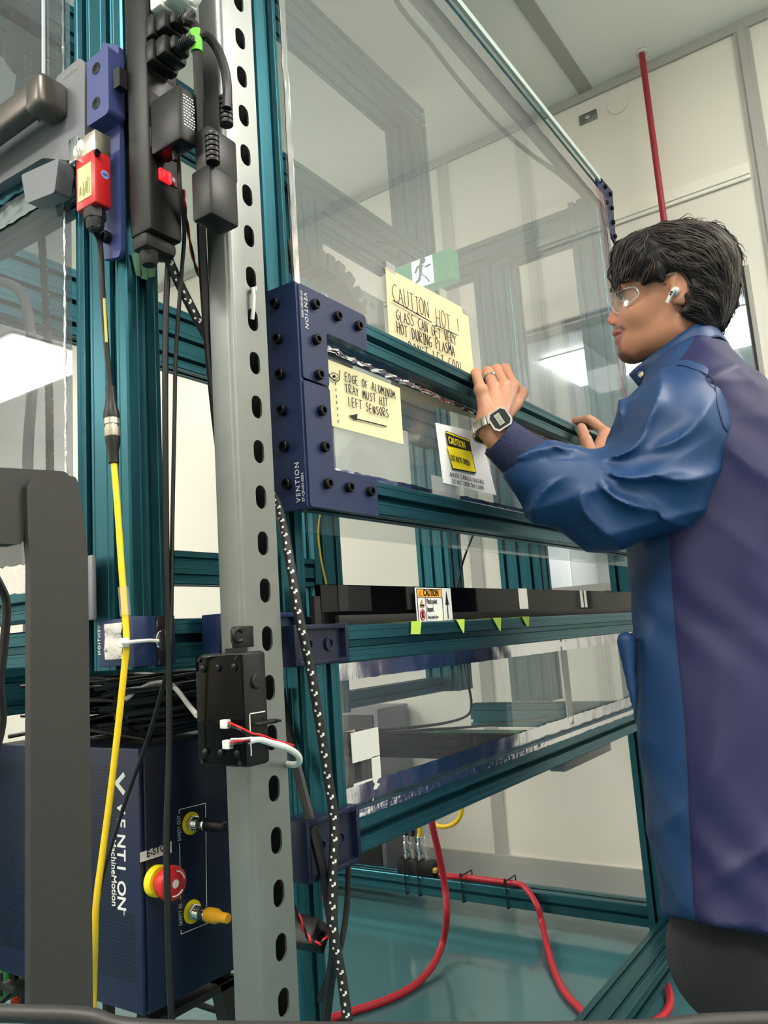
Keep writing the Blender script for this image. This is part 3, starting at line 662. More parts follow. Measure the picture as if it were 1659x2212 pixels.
# twisted red and black wires
def twist(pts, r, name, label, ends=0.0018):
    P = smooth_path(pts, 10); t_ = thing(name, P[0], label, 'wires')
    for q, m in ((0, 'red'), (math.pi, 'black')):
        Q = []
        for i, p in enumerate(P):
            T = nrm(P[min(i+1, len(P)-1)]-P[max(i-1, 0)]); a = nrm(np.cross(T, [.2, 1, .1])); b = np.cross(T, a); th = i*.55+q
            Q.append(p+(a*math.cos(th)+b*math.sin(th))*r*.9)
        MB().tube(Q, r, 6).build('red_wire' if m == 'red' else 'black_wire', M[m], t_)
    return t_
twist([PY(595, 1868, .585), PY(618, 1920, .578), PY(640, 1968, .578), PY(657, 2008, .578), PY(672, 2032, .572), PY(690, 2038, .570), PY(706, 2024, .570), PY(714, 2002, .572), PY(706, 1968, .576), PY(698, 1935, .585)], .0013, 'wire_pair', 'red and black wire pair looping from a strut slot round the black clip')
twist([PY(437, -20, .60), PY(440, 60, .60), PY(436, 130, .61), PY(430, 200, .62)], .0012, 'wire_pair', 'red and black wire pair at the top edge beside the strut')
twist([PY(396, 410, .63), PY(402, 470, .63), PY(418, 560, .63), PY(440, 620, .63), PY(462, 690, .625), PY(480, 740, .62)], .0012, 'wire_pair', 'red and black wire pair running diagonally behind the thick black cord')
c = PY(694, 2022, .585)
t_ = thing('cable_clip', c-A([0, 0, .02]), 'black diamond-shaped adhesive clip on the window post', 'clip')
R = A([[math.cos(.9), 0, math.sin(.9)], [0, 1, 0], [-math.sin(.9), 0, math.cos(.9)]])
MB().obox(c+A([0, .04, 0]), (.014, .040, .014), R, .002).build('clip_base', M['black'], t_)
MB().lathe([(.0062, 0), (.0062, .002), (.0035, .002), (.0035, .0005), (0, .0005)], c, (0, -1, 0)).build('screw', M['bolt'], t_)
# ------------------------------------------------------------------ black junction box on the strut
jb = thing('junction_box', (.556, .56, .775), 'glossy black plastic box with corner screws fixed beside the strut', 'box')
yf = .535; a = PY(527, 1408, yf); b = PY(527, 1662, yf); jx0 = a[0]; jx1 = PY(579, 1500, yf)[0]; jy1 = PX(428, 1500, jx0)[1]
jz0, jz1 = b[2], a[2]
MB().box((jx0, yf, jz0), (jx1, jy1, jz1), .004).build('housing', M['black'], jb)
MB().box((jx0-.0025, yf+.003, jz0+.002), (jx0+.001, jy1, jz1-.002), .001).build('lid', M['blackg'], jb)
for fy in (.08, .5, .9):
    for fz in (.07, .93):
        y = yf+.006+(jy1-yf-.012)*fy; z = jz0+(jz1-jz0)*(fz+(0 if fy in (.08, .9) else 0)); z += -.006 if fz > .5 else .006
        MB().lathe([(.0038, 0), (.0036, .0018), (.0020, .0030), (0, .0033)], (jx0-.0025, y, z), (-1, 0, 0), 14).build('screw', M['bolt'], jb)
for fy in (.05, .95):
    for fz in (.02, .98):
        MB().lathe([(.0024, 0), (.0022, .0012), (.0012, .0012), (0, .0006)], (jx0-.0025, yf+.005+(jy1-yf-.008)*fy, jz0+.003+(jz1-jz0-.006)*fz), (-1, 0, 0), 12).build('screw', M['bolt'], jb)
p = PY(552, 1472, yf); MB().lathe([(.0068, 0), (.0068, .0020), (.0058, .0028), (0, .0028)], p, (0, -1, 0), 24).build('plug_button', M['black'], jb)
mb = MB(); p0, p1 = PY(538, 1541, yf), PY(576, 1625, yf)
for lo, hi in (((p0[0], p0[2]-.001), (p1[0], p0[2])), ((p0[0], p1[2]), (p0[0]+.001, p0[2]))): mb.box((lo[0], yf-.0004, lo[1]), (hi[0], yf, hi[1]))
mb.build('clip_pad', M['white'], jb)
mb = MB(); p = PY(540, 1570, yf); q = PY(588, 1552, yf); mb.box((p[0]+.002, yf-.010, p[2]), (q[0], yf, q[2]), .002)
for i in range(4): mb.box((q[0]-.006+.002*i, yf-.011, p[2]+.001), (q[0]-.005+.002*i, yf-.009, q[2]-.001))
mb.build('cable_clip', M['black'], jb)
for i, (px, py) in enumerate(((492, 1563), (497, 1607))):
    p = PX(px, py, jx0-.004)
    t_ = thing('wire_connector', p, ['small clear connector with red and black wires on the black box lid', 'lower clear connector with a white cable on the black box lid'][i], 'connector', None)
    MB().box(p+A([-.006, -.0045, -.004]), p+A([0, .0045, .004]), .0008).build('connector_shell', M['white'], t_)
    for k, m in enumerate(('black', 'red', 'white')[:2 if i == 0 else 3]):
        o = .0016*(k-.5)
        if i == 0: Q = [p+A([-.003, -.003, o]), PY(518, 1574, .525), PY(542, 1586, .521), PY(562, 1590, .519), PY(590, 1600, .52), PY(612, 1606, .525), PY(632, 1612, .53)]
        else: Q = [p+A([-.003, -.003, o]), PY(520, 1602, .525), PY(542, 1600, .522)]
        MB().tube([x+A([0, -.001*k, o]) for x in smooth_path(Q, 6)], .0011, 6).build(m+'_wire', M[m], t_)
    if i: MB().tube(smooth_path([PY(538, 1600, .522), PY(560, 1597, .52), PY(590, 1606, .52), PY(620, 1616, .522), PY(642, 1630, .528), PY(647, 1645, .535), PY(636, 1652, .548), PY(615, 1650, .58)], 8), .0032, 10).build('white_cable', M['white'], t_)
p = PY(515, 1350, .566)
t_ = thing('pipe_clip', p, 'small black plastic pipe clip stuck on the strut above the black box', 'clip')
mb = MB(); mb.box(PY(510, 1400, .563), PY(538, 1352, .569), .001); mb.build('base_plate', M['black'], t_)
c = PY(514, 1372, .553)
ring = [c+A([.006*math.cos(a), 0, .006*math.sin(a)]) for a in np.linspace(.6, 5.6, 20)]
MB().tube(ring, .0022, 8).box(c+A([-.004, -.002, -.016]), c+A([.010, .014, -.012])).box(c+A([.004, -.002, -.007]), c+A([.010, .014, .006])).build('clip_ring', M['black'], t_)
# ------------------------------------------------------------------ latch, switch and sensor cable on the left post
lp = thing('latch_plate', (.505, .69, 1.27), 'blue latch block in a painted lit tone with two screws on a long plate on the left post', 'latch')
def xz(pts, x): return [(PX(px, py, x)[1], PX(px, py, x)[2]) for px, py in pts]
MB().prism(rounded(xz([(222, 92), (258, 100), (263, 540), (258, 556), (222, 562)], .508), .003), (.513, 0, 0), (0, 1, 0), (0, 0, 1), (-.006, 0, 0)).build('base_plate', M['navy_lit'], lp)
MB().prism(rounded(xz([(188, 132), (233, 96), (235, 236), (230, 246), (188, 274)], .488), .004), (.509, 0, 0), (0, 1, 0), (0, 0, 1), (-.021, 0, 0)).build('latch_block', M['navy_lit'], lp)
for px, py in ((208, 148), (208, 223)):
    p = PX(px, py, .488); MB().lathe([(.0068, 0), (.0068, .0006), (.0052, .0008), (.0035, .0008), (.0032, .0001), (0, .0001)], p, (-1, 0, 0), 22).build('screw', M['bolt'], lp)
p = PX(228, 512, .502); bolt(lp, (p[0]+.003, p[1], p[2]), (-1, 0, 0), 1.0)
p = PY(245, 174, .662); 
MB().box((.490, PX(240, 170, .49)[1]-.014, PX(240, 196, .49)[2]), (.500, PX(240, 170, .49)[1]-.004, PX(240, 155, .49)[2])).build('strike_slot', M['black'], lp)
hd = thing('door_handle', (.47, .85, 1.45), 'brownish grey pull handle on its grey latch body at upper left', 'handle')
MB().prism(rounded(xz([(171, 125), (183, 133), (183, 330), (150, 346), (92, 341), (-140, 480), (-140, 300), (18, 262), (96, 212), (126, 163)], .492), .004), (.506, 0, 0), (0, 1, 0), (0, 0, 1), (-.014, 0, 0)).build('latch_body', M['greym'], hd)
MB().prism(rounded([(.726, 1.430), (.80, 1.440), (.79, 1.400), (.735, 1.392)], .004), (.500, 0, 0), (0, 1, 0), (0, 0, 1), (-.020, 0, 0)).build('latch_body', M['greym'], hd)
mb = MB(); mb.box((.4568, .74, 1.4888), (.478, 1.11, 1.5232), .006, 3); mb.box((.456, .725, 1.485), (.494, .757, 1.527), .008, 3); mb.box((.456, 1.09, 1.485), (.494, 1.12, 1.527), .008, 3)
mb.build('grip', M['handle'], hd)
p = PX(85, 256, .491); MB().lathe([(.003, 0), (.003, .0008), (0, .0008)], p, (-1, 0, 0), 14).build('screw', M['black'], hd)
text('brand_lettering', 'VENTION', .0055, PX(135, 172, .4915), (0, -1, 0), (0, 0, 1), 'trimg', hd, spacing=1.2)
# red safety switch
sw = thing('safety_switch', PY(205, 440, .655), 'red safety switch with steel head hanging under the blue latch block', 'switch')
mb = MB(); lo, hi = ybox(mb, 205, 241, 318, 434, .655, .034, .003, 376); mb.build('body', M['red'], sw)
mb = MB(); l2, h2 = ybox(mb, 205, 240, 277, 322, .655, .034, .0015, 300); mb.build('steel_head', M['steel'], sw)
MB().box((l2[0]-.004, h2[1]-.006, l2[2]-.002), (l2[0]+.004, h2[1]+.006, h2[2]+.002), .001).build('actuator', M['chrome'], sw)
MB().lathe([(.0048, 0), (.0048, .0004), (0, .0004)], ((lo[0]+hi[0])/2+.002, .655, lo[2]*.42+hi[2]*.58), (0, -1, 0), 22).build('round_sticker', mat('blue_sticker', (130, 150, 220), .5), sw)
text('sticker_print', 'OK', .0042, ((lo[0]+hi[0])/2-.001, .6543, lo[2]*.42+hi[2]*.58-.0015), (1, 0, 0), (0, 0, 1), 'ink', sw)
lbm = MB().box((lo[0]-.0006, .661, lo[2]+.009), (lo[0], .684, hi[2]-.014)).build('rating_label', mat('pale_yellow', (236, 226, 150), .6), sw)
mb = MB(); rs = np.random.RandomState(5)
for i in range(9):
    y = .664+i*.002; z = lo[2]+.012+rs.rand()*.004; mb.box((lo[0]-.0009, y, z), (lo[0]-.0005, y+.0005, z+.006+rs.rand()*.014))
mb.build('label_print', M['ink'], lbm)
MB().lathe([(.0035, 0), (.0035, .003), (.002, .003), (.002, .001), (0, .001)], (lo[0]+.002, .655, hi[2]-.006), (0, -1, 0), 12).build('screw', M['bolt'], sw)
gc = A([(lo[0]+hi[0])/2, .670, lo[2]])
MB().lathe([(.0095, .002), (.0115, -.002), (.0115, -.011), (.0095, -.013), (.0095, -.016), (.0085, -.022), (.005, -.025), (.003, -.026)], gc, (0, 0, 1), 6).lathe([(.0096, -.012), (.0092, -.018), (.0062, -.024), (.003, -.0255)], gc, (0, 0, 1), 22).build('cable_gland', M['blackm'], sw)
xs = .497
sc = thing('sensor_cable', PX(240, 1000, xs), 'yellow cable with black lead and metal connector hanging down the left post', 'cable')
MB().tube(smooth_path([gc+A([0, 0, -.024]), PX(216, 530, xs), PX(222, 640, xs), PX(231, 760, xs), PX(238, 836, xs)], 8), .0032, 10).build('black_lead', M['black'], sc)
a, b = PX(238, 836, xs), PX(246, 1000, xs); d = b-a; L = np.linalg.norm(d)
MB().lathe([(.0048, 0), (.005, .015*L/.1), (.0062, .25*L), (.0082, .36*L), (.0082, .42*L)], a, d, 20).build('connector_shell', M['black'], sc)
MB().lathe([(.0076, .41*L), (.0078, .50*L), (.0068, .51*L), (.0068, .54*L), (.0080, .55*L), (.0080, .64*L), (.0076, .66*L)], a, d, 20).build('metal_collar', M['steel'], sc)
MB().lathe([(.0074, .66*L), (.0074, .74*L), (.0052, .86*L), (.0052, 1.0*L), (.004, 1.01*L)], a, d, 20).build('connector_shell', M['black'], sc)
MB().tube(smooth_path([b-d*.03, PX(254, 1100, xs), PX(263, 1230, xs), PX(271, 1340, xs), PX(273, 1390, xs), PX(268, 1450, xs), PX(252, 1600, xs), PX(238, 1720, xs), PX(222, 1840, xs), PX(208, 1950, xs), PX(205, 2040, xs+.01), PX(203, 2130, xs+.03), PX(200, 2230, xs+.04)], 8), .0032, 12).build('yellow_jacket', M['yellow'], sc)
MB().tube([PX(266, 1268, xs), PX(271, 1330, xs)], .0052, 14).build('clear_sleeve', M['clear'], sc)
MB().tube([PX(225, 645, xs-.003), PX(230, 740, xs-.003)], .0016, 6).build('yellow_tape', mat('dull_yellow', (190, 176, 80), .6), sc)
p = PX(272, 1388, xs-.004)
mb = MB(); mb.tube(smooth_path([p+A([-.002, .003, 0]), p+A([-.003, -.008, 0]), A([.528, .652, p[2]+.001]), A([.541, .653, p[2]])], 5), .0019, 8, flat=1.0); mb.box(p+A([-.004, -.001, -.0045]), p+A([.003, .006, .0045]), .001)
tag(mb.build('cable_tie', M['white']), 'white cable tie holding the yellow cable to the corner bracket', 'cable tie')
tp = thing('green_tape', PY(310, 575, .66), 'strips of translucent green tape stuck under the power strip', 'tape')
for q in (((283, 548), (300, 545), (306, 598), (294, 596)), ((300, 545), (318, 545), (318, 605), (304, 602)), ((318, 545), (340, 546), (334, 598), (320, 600))):
    P = [PY(px, py, .6630) for px, py in q]; mb = MB(); mb.add(P+[p-A([0, .0006, 0]) for p in P], [[0, 1, 2, 3], [7, 6, 5, 4], [0, 4, 5, 1], [1, 5, 6, 2], [2, 6, 7, 3], [3, 7, 4, 0]]); mb.build('tape_strip', mat('dusty_green', (96, 140, 110), .5), tp)
# ------------------------------------------------------------------ motion controller box under the machine
cb = thing('controller_box', (.71, .95, .479), 'dark navy controller cabinet with a perforated side and white lettering', 'controller')
kx0, kx1, ky0, ky1, kz0, kz1 = .630, .800, .800, 1.13, .476, .770
perf = mat('perforated_navy', (22, 31, 58), .42, .15); nt = perf.node_tree; bs = nt.nodes['Principled BSDF']
def nd(t, op=None, **k):
    n = nt.nodes.new(t)
    if op: n.operation = op
    return n
tc = nd('ShaderNodeTexCoord'); sp = nd('ShaderNodeSeparateXYZ'); nt.links.new(tc.outputs['Object'], sp.inputs[0])
def mth(op, a, b=None):
    n = nd('ShaderNodeMath', op)
    for i, v in enumerate((a, b)):
        if v is None: continue
        if isinstance(v, (int, float)): n.inputs[i].default_value = v
        else: nt.links.new(v, n.inputs[i])
    return n.outputs[0]
pit = .0048
v_ = mth('DIVIDE', sp.outputs['Z'], pit*.866); row = mth('FLOOR', v_); odd = mth('MODULO', mth('ABSOLUTE', row), 2.0)
u_0 = mth('ADD', mth('DIVIDE', sp.outputs['Y'], pit), mth('MULTIPLY', odd, .5))
du = mth('SUBTRACT', mth('FRACT', u_0), .5); dv = mth('MULTIPLY', mth('SUBTRACT', mth('FRACT', v_), .5), .866)
dist = mth('SQRT', mth('ADD', mth('MULTIPLY', du, du), mth('MULTIPLY', dv, dv)))
hole = mth('LESS_THAN', dist, .33)
# the perforated field leaves a plain margin and a strip for the lettering
zc_ = (kz0+kz1)/2
ins = mth('MULTIPLY', mth('LESS_THAN', mth('ABSOLUTE', sp.outputs['Z']), 10.0), mth('GREATER_THAN', sp.outputs['Z'], .030))
ins = mth('MULTIPLY', ins, mth('LESS_THAN', sp.outputs['Z'], kz1-kz0-.025))
yl = mth('ADD', sp.outputs['Y'], 0.0)
strip_ = mth('MULTIPLY', mth('LESS_THAN', sp.outputs['Y'], -.112), mth('GREATER_THAN', sp.outputs['Z'], .105))
edge_ = mth('LESS_THAN', sp.outputs['Y'], -.138)
ins = mth('MULTIPLY', ins, mth('SUBTRACT', 1.0, mth('MAXIMUM', strip_, edge_)))
hole = mth('MULTIPLY', hole, ins)
mx = nd('ShaderNodeMix'); mx.data_type = 'RGBA'; mx.inputs['A'].default_value = (*lin((24, 34, 64)), 1); mx.inputs['B'].default_value = (*lin((3, 4, 8)), 1)
nt.links.new(hole, mx.inputs['Factor']); nt.links.new(mx.outputs['Result'], bs.inputs['Base Color'])
M['perf'] = perf
MB().box((kx0+.004, ky0+.002, kz0+.002), (kx1, ky1, kz1-.002), .003).build('housing', M['navyd'], cb)
MB().box((kx0, ky0+.001, kz0), (kx0+.006, ky1, kz1), .0025).build('perforated_panel', M['perf'], cb)
MB().box((kx0+.0062, ky0-.002, kz0), (kx1, ky0+.004, kz1), .002).build('connector_panel', M['navyd'], cb)
def kx(px, py): return PX(px, py, kx0-.0002)
def ky(px, py): return PY(px, py, ky0-.0023)
mb = MB(); pts = [kx(269, 1672), kx(252, 1692), kx(269, 1714)]
a, b, c = pts; wd = .0030; lf = A([0, 1., 0]); n1 = nrm(np.cross(nrm(b-a), [1, 0, 0])); n2 = nrm(np.cross(nrm(c-b), [1, 0, 0]))
n1 *= np.sign(n1 @ lf); n2 *= np.sign(n2 @ lf)
out = [a+n1*wd, b+lf*wd*1.5, c+n2*wd, c-n2*wd, b-lf*wd*1.5, a-n1*wd]
mb.prism([(p[1], p[2]) for p in out], (kx0-.0002, 0, 0), (0, 1, 0), (0, 0, 1), (-.0004, 0, 0))
mb.build('brand_mark', M['white'], cb)
for i, ch in enumerate('VENTION'):
    p = kx(253+i*.2, 1733+i*33.5+(2 if ch == 'I' else 0)); text('brand_lettering', ch, .0215, p, (0, 0, -1), (0, -1, 0), 'white', cb, bold=.0004)
text('product_lettering', 'MachineMotion', .0135, kx(240, 1812), (0, 0, -1), (0, -1, 0), 'white', cb, width=.90, bold=.0001)
text('trademark', 'TM', .004, kx(266, 1966), (0, 0, -1), (0, -1, 0), 'white', cb)
# emergency stop
es = MB(); c = ky(336, 1902); es.lathe([(.0175, 0), (.0178, .006), (.0160, .009)], c, (0, -1, 0), 28)
es = es.build('emergency_stop', M['labely'], cb); es['label'] = 'yellow collar of the red stop button'
mb = MB(); mb.lathe([(.011, .008), (.013, .012), (.0185, .022), (.0195, .027), (.0185, .032), (.014, .0345), (0, .0355)], c, (0, -1, 0), 32); mb.build('mushroom_head', M['red'], es)
mb = MB(); mb.lathe([(.0048, 0), (0, .0006)], c+A([0, -.0352, 0]), (0, -1, 0), 20)
for k in range(3):
    aa = np.linspace(k*2.09+.2, k*2.09+1.4, 9); mb.tube([c+A([.0135*math.cos(a), -.0345, .0135*math.sin(a)]) for a in aa], .0009, 6)
mb.build('white_marks', M['white'], es)
def conn(px, py, name):
    c = ky(px, py); o = MB().lathe([(.0135, 0), (.0135, .0015), (.0105, .0018)], c, (0, -1, 0), 28).build(name, M['labely'], cb)
    MB().lathe([(.0100, .001), (.0100, .006), (.0088, .007)], c, (0, -1, 0), 6).build('hex_nut', M['steel'], o)
    MB().lathe([(.0078, .006)]+[(.0078-.0006*(i % 2), .007+.0012*i) for i in range(8)]+[(.0082, .018), (.0082, .026), (.0074, .028)], c, (0, -1, 0), 22).build('threaded_socket', M['chrome'], o)
    return o, c
o1, c1 = conn(412, 1778, 'safety_connector'); o2, c2 = conn(415, 1969, 'safety_connector')
MB().lathe([(.0072, .027), (.0078, .030), (.0070, .036), (.0074, .040), (.0066, .046), (.0060, .058), (.0040, .060)], c1, (0, -1, 0), 18).build('plug_shell', M['black'], o1)
MB().lathe([(.0082, .027), (.0086, .030), (.0086, .042), (.0070, .046), (.0058, .049), (.0058, .060), (.0050, .062), (0, .062)], c2, (0, -1, 0), 18).build('yellow_cap', mat('amber_cap', (220, 160, 24), .5), o2)
cable('plug_cable', [c1+A([0, -.058, 0]), PY(500, 1790, .72), PY(520, 1804, .70), PY(545, 1835, .70), PY(560, 1900, .70)], .0028, 'black', 'black cable leaving the upper round connector of the controller')
mb = MB()
def kline(a, b, wd=.0005):
    a, b = A(a), A(b); mb.tube([a, b], wd, 4)
for a, b in (((387, 1749), (444, 1735)), ((444, 1735), (447, 1992)), ((391, 2018), (449, 1994)), ((387, 1749), (387, 1757)), ((388, 1822), (390, 1942)), ((391, 2009), (391, 2018))): kline(ky(*a), ky(*b))
mb.build('printed_outline', M['white'], cb)
text('port_lettering', 'SAFETY OUT', .0072, ky(391, 1816), (0, 0, 1), (-1, 0, 0), 'white', cb, spacing=1.1, width=.68)
text('port_lettering', 'SAFETY IN', .0072, ky(394, 1998), (0, 0, 1), (-1, 0, 0), 'white', cb, spacing=1.1, width=.68)
q = [ky(302, 1842), ky(370, 1817), ky(370, 1841), ky(302, 1863)]
lb = sheet('stop_label', [p+A([0, -.0006, 0]) for p in q], 'paper', cb, curl=.0008, n=4)
text('label_lettering', 'E-STOP', .0115, ky(315, 1852)+A([0, -.0016, 0]), q[1]-q[0], (0, 0, 1), 'ink', lb, width=.90, bold=.0002)
for x in (kx0+.02, kx1-.02):
    for y in (ky0+.03, ky1-.03): MB().prism([(-.012, 0), (.012, 0), (.006, -.02), (-.006, -.02)], (x, y, kz0+.001), (0, 1, 0), (0, 0, 1), (.006, 0, 0)).build('foot', M['black'], cb)
# shelf that carries the controller
MB().box((kx0+.01, ky0+.02, .446), (kx1-.005, ky0+.05, .456), .001).build('cross_bar', M['blackm'], fr)
MB().box((kx0+.01, ky1-.05, .446), (kx1-.005, ky1-.02, .456), .001).build('cross_bar', M['blackm'], fr)
MB().prism([(.765, .456), (.80, .456), (.815, .30), (.80, .30)], (0, ky0+.02, 0), (1, 0, 0), (0, 0, 1), (0, .02, 0)).build('bracket_arm', M['blackm'], fr)
post(fr, .771, ky1+.03, .816, ky1+.075, .04, .873)
MB().box((.785, ky0+.0401, .30), (.799, ky1+.03, .33)).build('bracket_arm', M['blackm'], fr)
MB().box((.785, ky1-.05, .33), (.799, ky1-.04, .446)).build('bracket_arm', M['blackm'], fr)
# heap of black cables on top of the controller
mb = MB(); rs = np.random.RandomState(11)
for i in range(64):
    y0_ = rs.uniform(.79, .86); y1_ = rs.uniform(1.0, 1.13); zb_ = kz1+.006+rs.uniform(0, 1)**1.2*.075; xm = rs.uniform(.645, .78)
    P = [A([xm+rs.uniform(-.03, .03), y0_, zb_-.004]), A([xm+rs.uniform(-.02, .02), (y0_*2+y1_)/3, zb_+rs.uniform(0, .016)]), A([xm+rs.uniform(-.03, .03), (y0_+2*y1_)/3, zb_+rs.uniform(-.004, .012)]), A([xm+rs.uniform(-.03, .03), y1_, zb_])]
    if i % 2 == 0: P = [A([.65, y0_+.05, zb_]), A([.68, y0_-.01, zb_+.004]), A([.74, y0_-.015, zb_+.006]), A([.79, y0_+.02, zb_+.004]), A([.76, y0_+.12, zb_+.002]), A([.68, y0_+.17, zb_]), A([.64, y0_+.13, zb_])]
    for p in P: p[2] = max(p[2], kz1+.005)
    mb.tube(smooth_path(P, 6), rs.choice([.0024, .003, .0036]), 7)
tag(mb.build('cable_heap', M['black']), 'tangled heap of coiled black cables lying on the navy controller', 'cables', None, 'stuff')
cable('white_cable', [PY(270, 1512, .85), PY(300, 1490, .84), PY(330, 1476, .83), PY(358, 1474, .80), PY(382, 1490, .77), PY(405, 1520, .72), PY(425, 1545, .66)], .0030, 'white', 'white cable arching over the black cable heap')
# bottom left terminals
p = PX(6, 2135, .70); t_ = thing('terminal_block', p, 'green plug-in terminal block at the lower left edge', 'connector')
MB().box(p+A([0, -.006, -.018]), p+A([.02, .03, .030]), .002).build('terminal_housing', mat('terminal_green', (40, 120, 60), .5), t_)
MB().box(p+A([-.003, -.001, -.010]), p+A([0, .004, .022]), .001).build('terminal_slot', M['ink'], t_)
for i, (px, lbl) in enumerate(((30, 'red push-in connector beside the green terminal block'), (66, 'red push-in connector next to the dark grey cart leg'))):
    p = PX(px, 2172, .70); t_ = thing('red_connector', p, lbl, 'connector', 'red connectors at the lower left')
    MB().box(p+A([0, -.010, -.006]), p+A([.02, .010, .008]), .002).build('connector_shell', M['red'], t_)
    MB().lathe([(.004, 0), (.004, .02)], p+A([.01, .0, .008]), (0, .2, 1)).build('wire_boot', M['black'], t_)
cable('black_lead', [PX(-30, 2190, .69), PX(15, 2155, .69), PX(40, 2125, .69), PX(52, 2110, .69), PX(48, 2180, .69)], .004, 'black', 'black lead looping below the perforated cabinet at lower left')
cable('floor_cable', [PY(395, 2155, .98), PY(430, 2170, .98), PY(480, 2185, .98), PY(540, 2192, .98), PY(620, 2200, 1.0)], .0045, 'black', 'black cable swinging below the controller behind the strut')
# ------------------------------------------------------------------ dark grey cart in the foreground
ct = thing('equipment_cart', (.25, .40, 0), 'dark grey sheet-metal cart frame standing close at lower left', 'cart')
yc = .40
def cp_(l): return [(PY(px, py, yc)[0], PY(px, py, yc)[2]) for px, py in l]
MB().prism(rounded(cp_([(-160, 998), (150, 1016), (166, 1040), (60, 1052), (58, 1175), (-160, 1166)]), .004), (0, yc+.003, 0), (1, 0, 0), (0, 0, 1), (0, .012, 0)).build('top_rail', M['grey'], ct)
leg = cp_([(166, 1030), (178, 1120), (189, 1190)]); lx0 = PY(68, 1600, yc)[0]; lx1 = PY(195, 1600, yc)[0]
pl = [(PY(166, 1028, yc)[0], PY(166, 1028, yc)[2])]+cp_([(180, 1110), (190, 1195)])+[(lx1+.001, .02), (lx0, .02)]+cp_([(66, 1215), (60, 1150), (58, 1046), (75, 1030)])
MB().prism(rounded(pl, .004), (0, yc, 0), (1, 0, 0), (0, 0, 1), (0, .005, 0)).build('leg', M['grey'], ct)
MB().lathe([(.012, 0), (.016, .004), (.016, .02)], ((lx0+lx1)/2, yc+.016, 0), (0, 0, 1)).build('foot', M['black'], ct)
MB().prism(rounded([(lx0-.32, .02), (lx0-.285, .02), (lx0-.285, .97), (lx0-.32, .97)], .004), (0, yc, 0), (1, 0, 0), (0, 0, 1), (0, .032, 0)).build('leg', M['grey'], ct)
MB().box((PY(-160, 1166, yc)[0]-.30, yc+.004, PY(-160, 1166, yc)[2]), (PY(-160, 1166, yc)[0]+.001, yc+.034, PY(-160, 998, yc)[2])).build('top_rail', M['grey'], ct)
MB().lathe([(.012, 0), (.016, .004), (.016, .02)], (lx0-.3025, yc+.016, 0), (0, 0, 1)).build('foot', M['black'], ct)
cable('cart_cable', [PY(-40, 1200, .45), PY(0, 1265, .45), PY(14, 1310, .45), PY(8, 1400, .45), PY(0, 1480, .45), PY(4, 1560, .45), PY(-20, 1660, .45)], .0026, 'black', 'black cable hanging beside the cart leg at the left edge')
lg_ = MB(); dd = .34
lg_.tube(smooth_path([PD(-200, 2185, dd), PD(60, 2190, dd), PD(190, 2196, dd), PD(330, 2222, dd), PD(900, 2228, dd), PD(1350, 2224, dd), PD(1520, 2210, dd), PD(1680, 2204, dd), PD(1850, 2204, dd)], 8), .0036, 12)
o = lg_.build('ledge', M['grey']); 
tag(o, 'blurred dark grey ledge running along the bottom edge close to the viewer', 'ledge')
# ------------------------------------------------------------------ hoses and manifold
XB = xb+.03
cable('red_hose', [PY(930, 1700, 1.2), PY(932, 1770, 1.2), PY(947, 1840, 1.2), PY(961, 1915, 1.2), PY(965, 1975, 1.19), PZ(957, 2035, .05), PZ(932, 2090, .02), PZ(890, 2132, .0095), PZ(830, 2162, .0095), PZ(760, 2185, .0095), PZ(690, 2207, .0095), PZ(600, 2232, .0095)], .0092, 'redh', 'red hose hanging from under the sash and curling left along the floor', 'hose', n=14)
zt_ = .105+.0088
cable('red_hose', [PX(950, 1889, XB-.02), PX(975, 1893, XB-.02), A([XB-.005, PX(1010, 1902, XB)[1], zt_]), A([XB-.005, PX(1060, 1908, XB)[1], zt_]), A([XB-.005, PX(1112, 1914, XB)[1], zt_]), A([XB-.02, PX(1140, 1925, XB)[1], zt_-.002]), PX(1160, 1955, XB-.055), PX(1172, 2000, XB-.07), PZ(1186, 2060, .02), PZ(1203, 2112, .0095), PZ(1225, 2150, .0095), PZ(1252, 2178, .0095), PZ(1300, 2230, .0095), PZ(1370, 2222, .0095), PZ(1425, 2200, .0095), PZ(1446, 2172, .0095), PZ(1446, 2145, .0095), PZ(1436, 2118, .0095)], .0088, 'redh', 'red hose tied along the rear floor beam then dropping to the floor', 'hose', n=14)
mf = thing('air_manifold', PX(905, 1905, XB), 'black air manifold block with four clear fittings strapped to the floor beam', 'manifold')
ya, yb2 = PX(868, 1890, XB)[1], PX(946, 1890, XB)[1]
MB().box((XB-.025, yb2, .1055), (XB+.02, ya, .150), .002).build('manifold_block', M['black'], mf)
fy = []
for i, px in enumerate((880, 894, 909, 924)):
    y = PX(px, 1865, XB)[1]; fy.append(y)
    MB().lathe([(.010, 0), (.010, .012), (.0075, .014), (.0115, .030), (.0115, .050), (.008, .054), (.009, .070), (.006, .074)], (XB, y, .150), (0, 0, 1), 16).build('push_fitting', M['clear'] if i % 2 else M['chrome'], mf)
    MB().lathe([(.0045, 0), (.0045, .03)], (XB, y, .152), (0, 0, 1), 8).build('fitting_core', M['steel'], mf)
p = (XB-.02, yb2, .128); MB().lathe([(.010, -.001), (.010, .010), (.007, .012)], p, (0, -1, 0), 6).build('brass_nut', mat('brass', (200, 160, 80), .3, .9), mf)
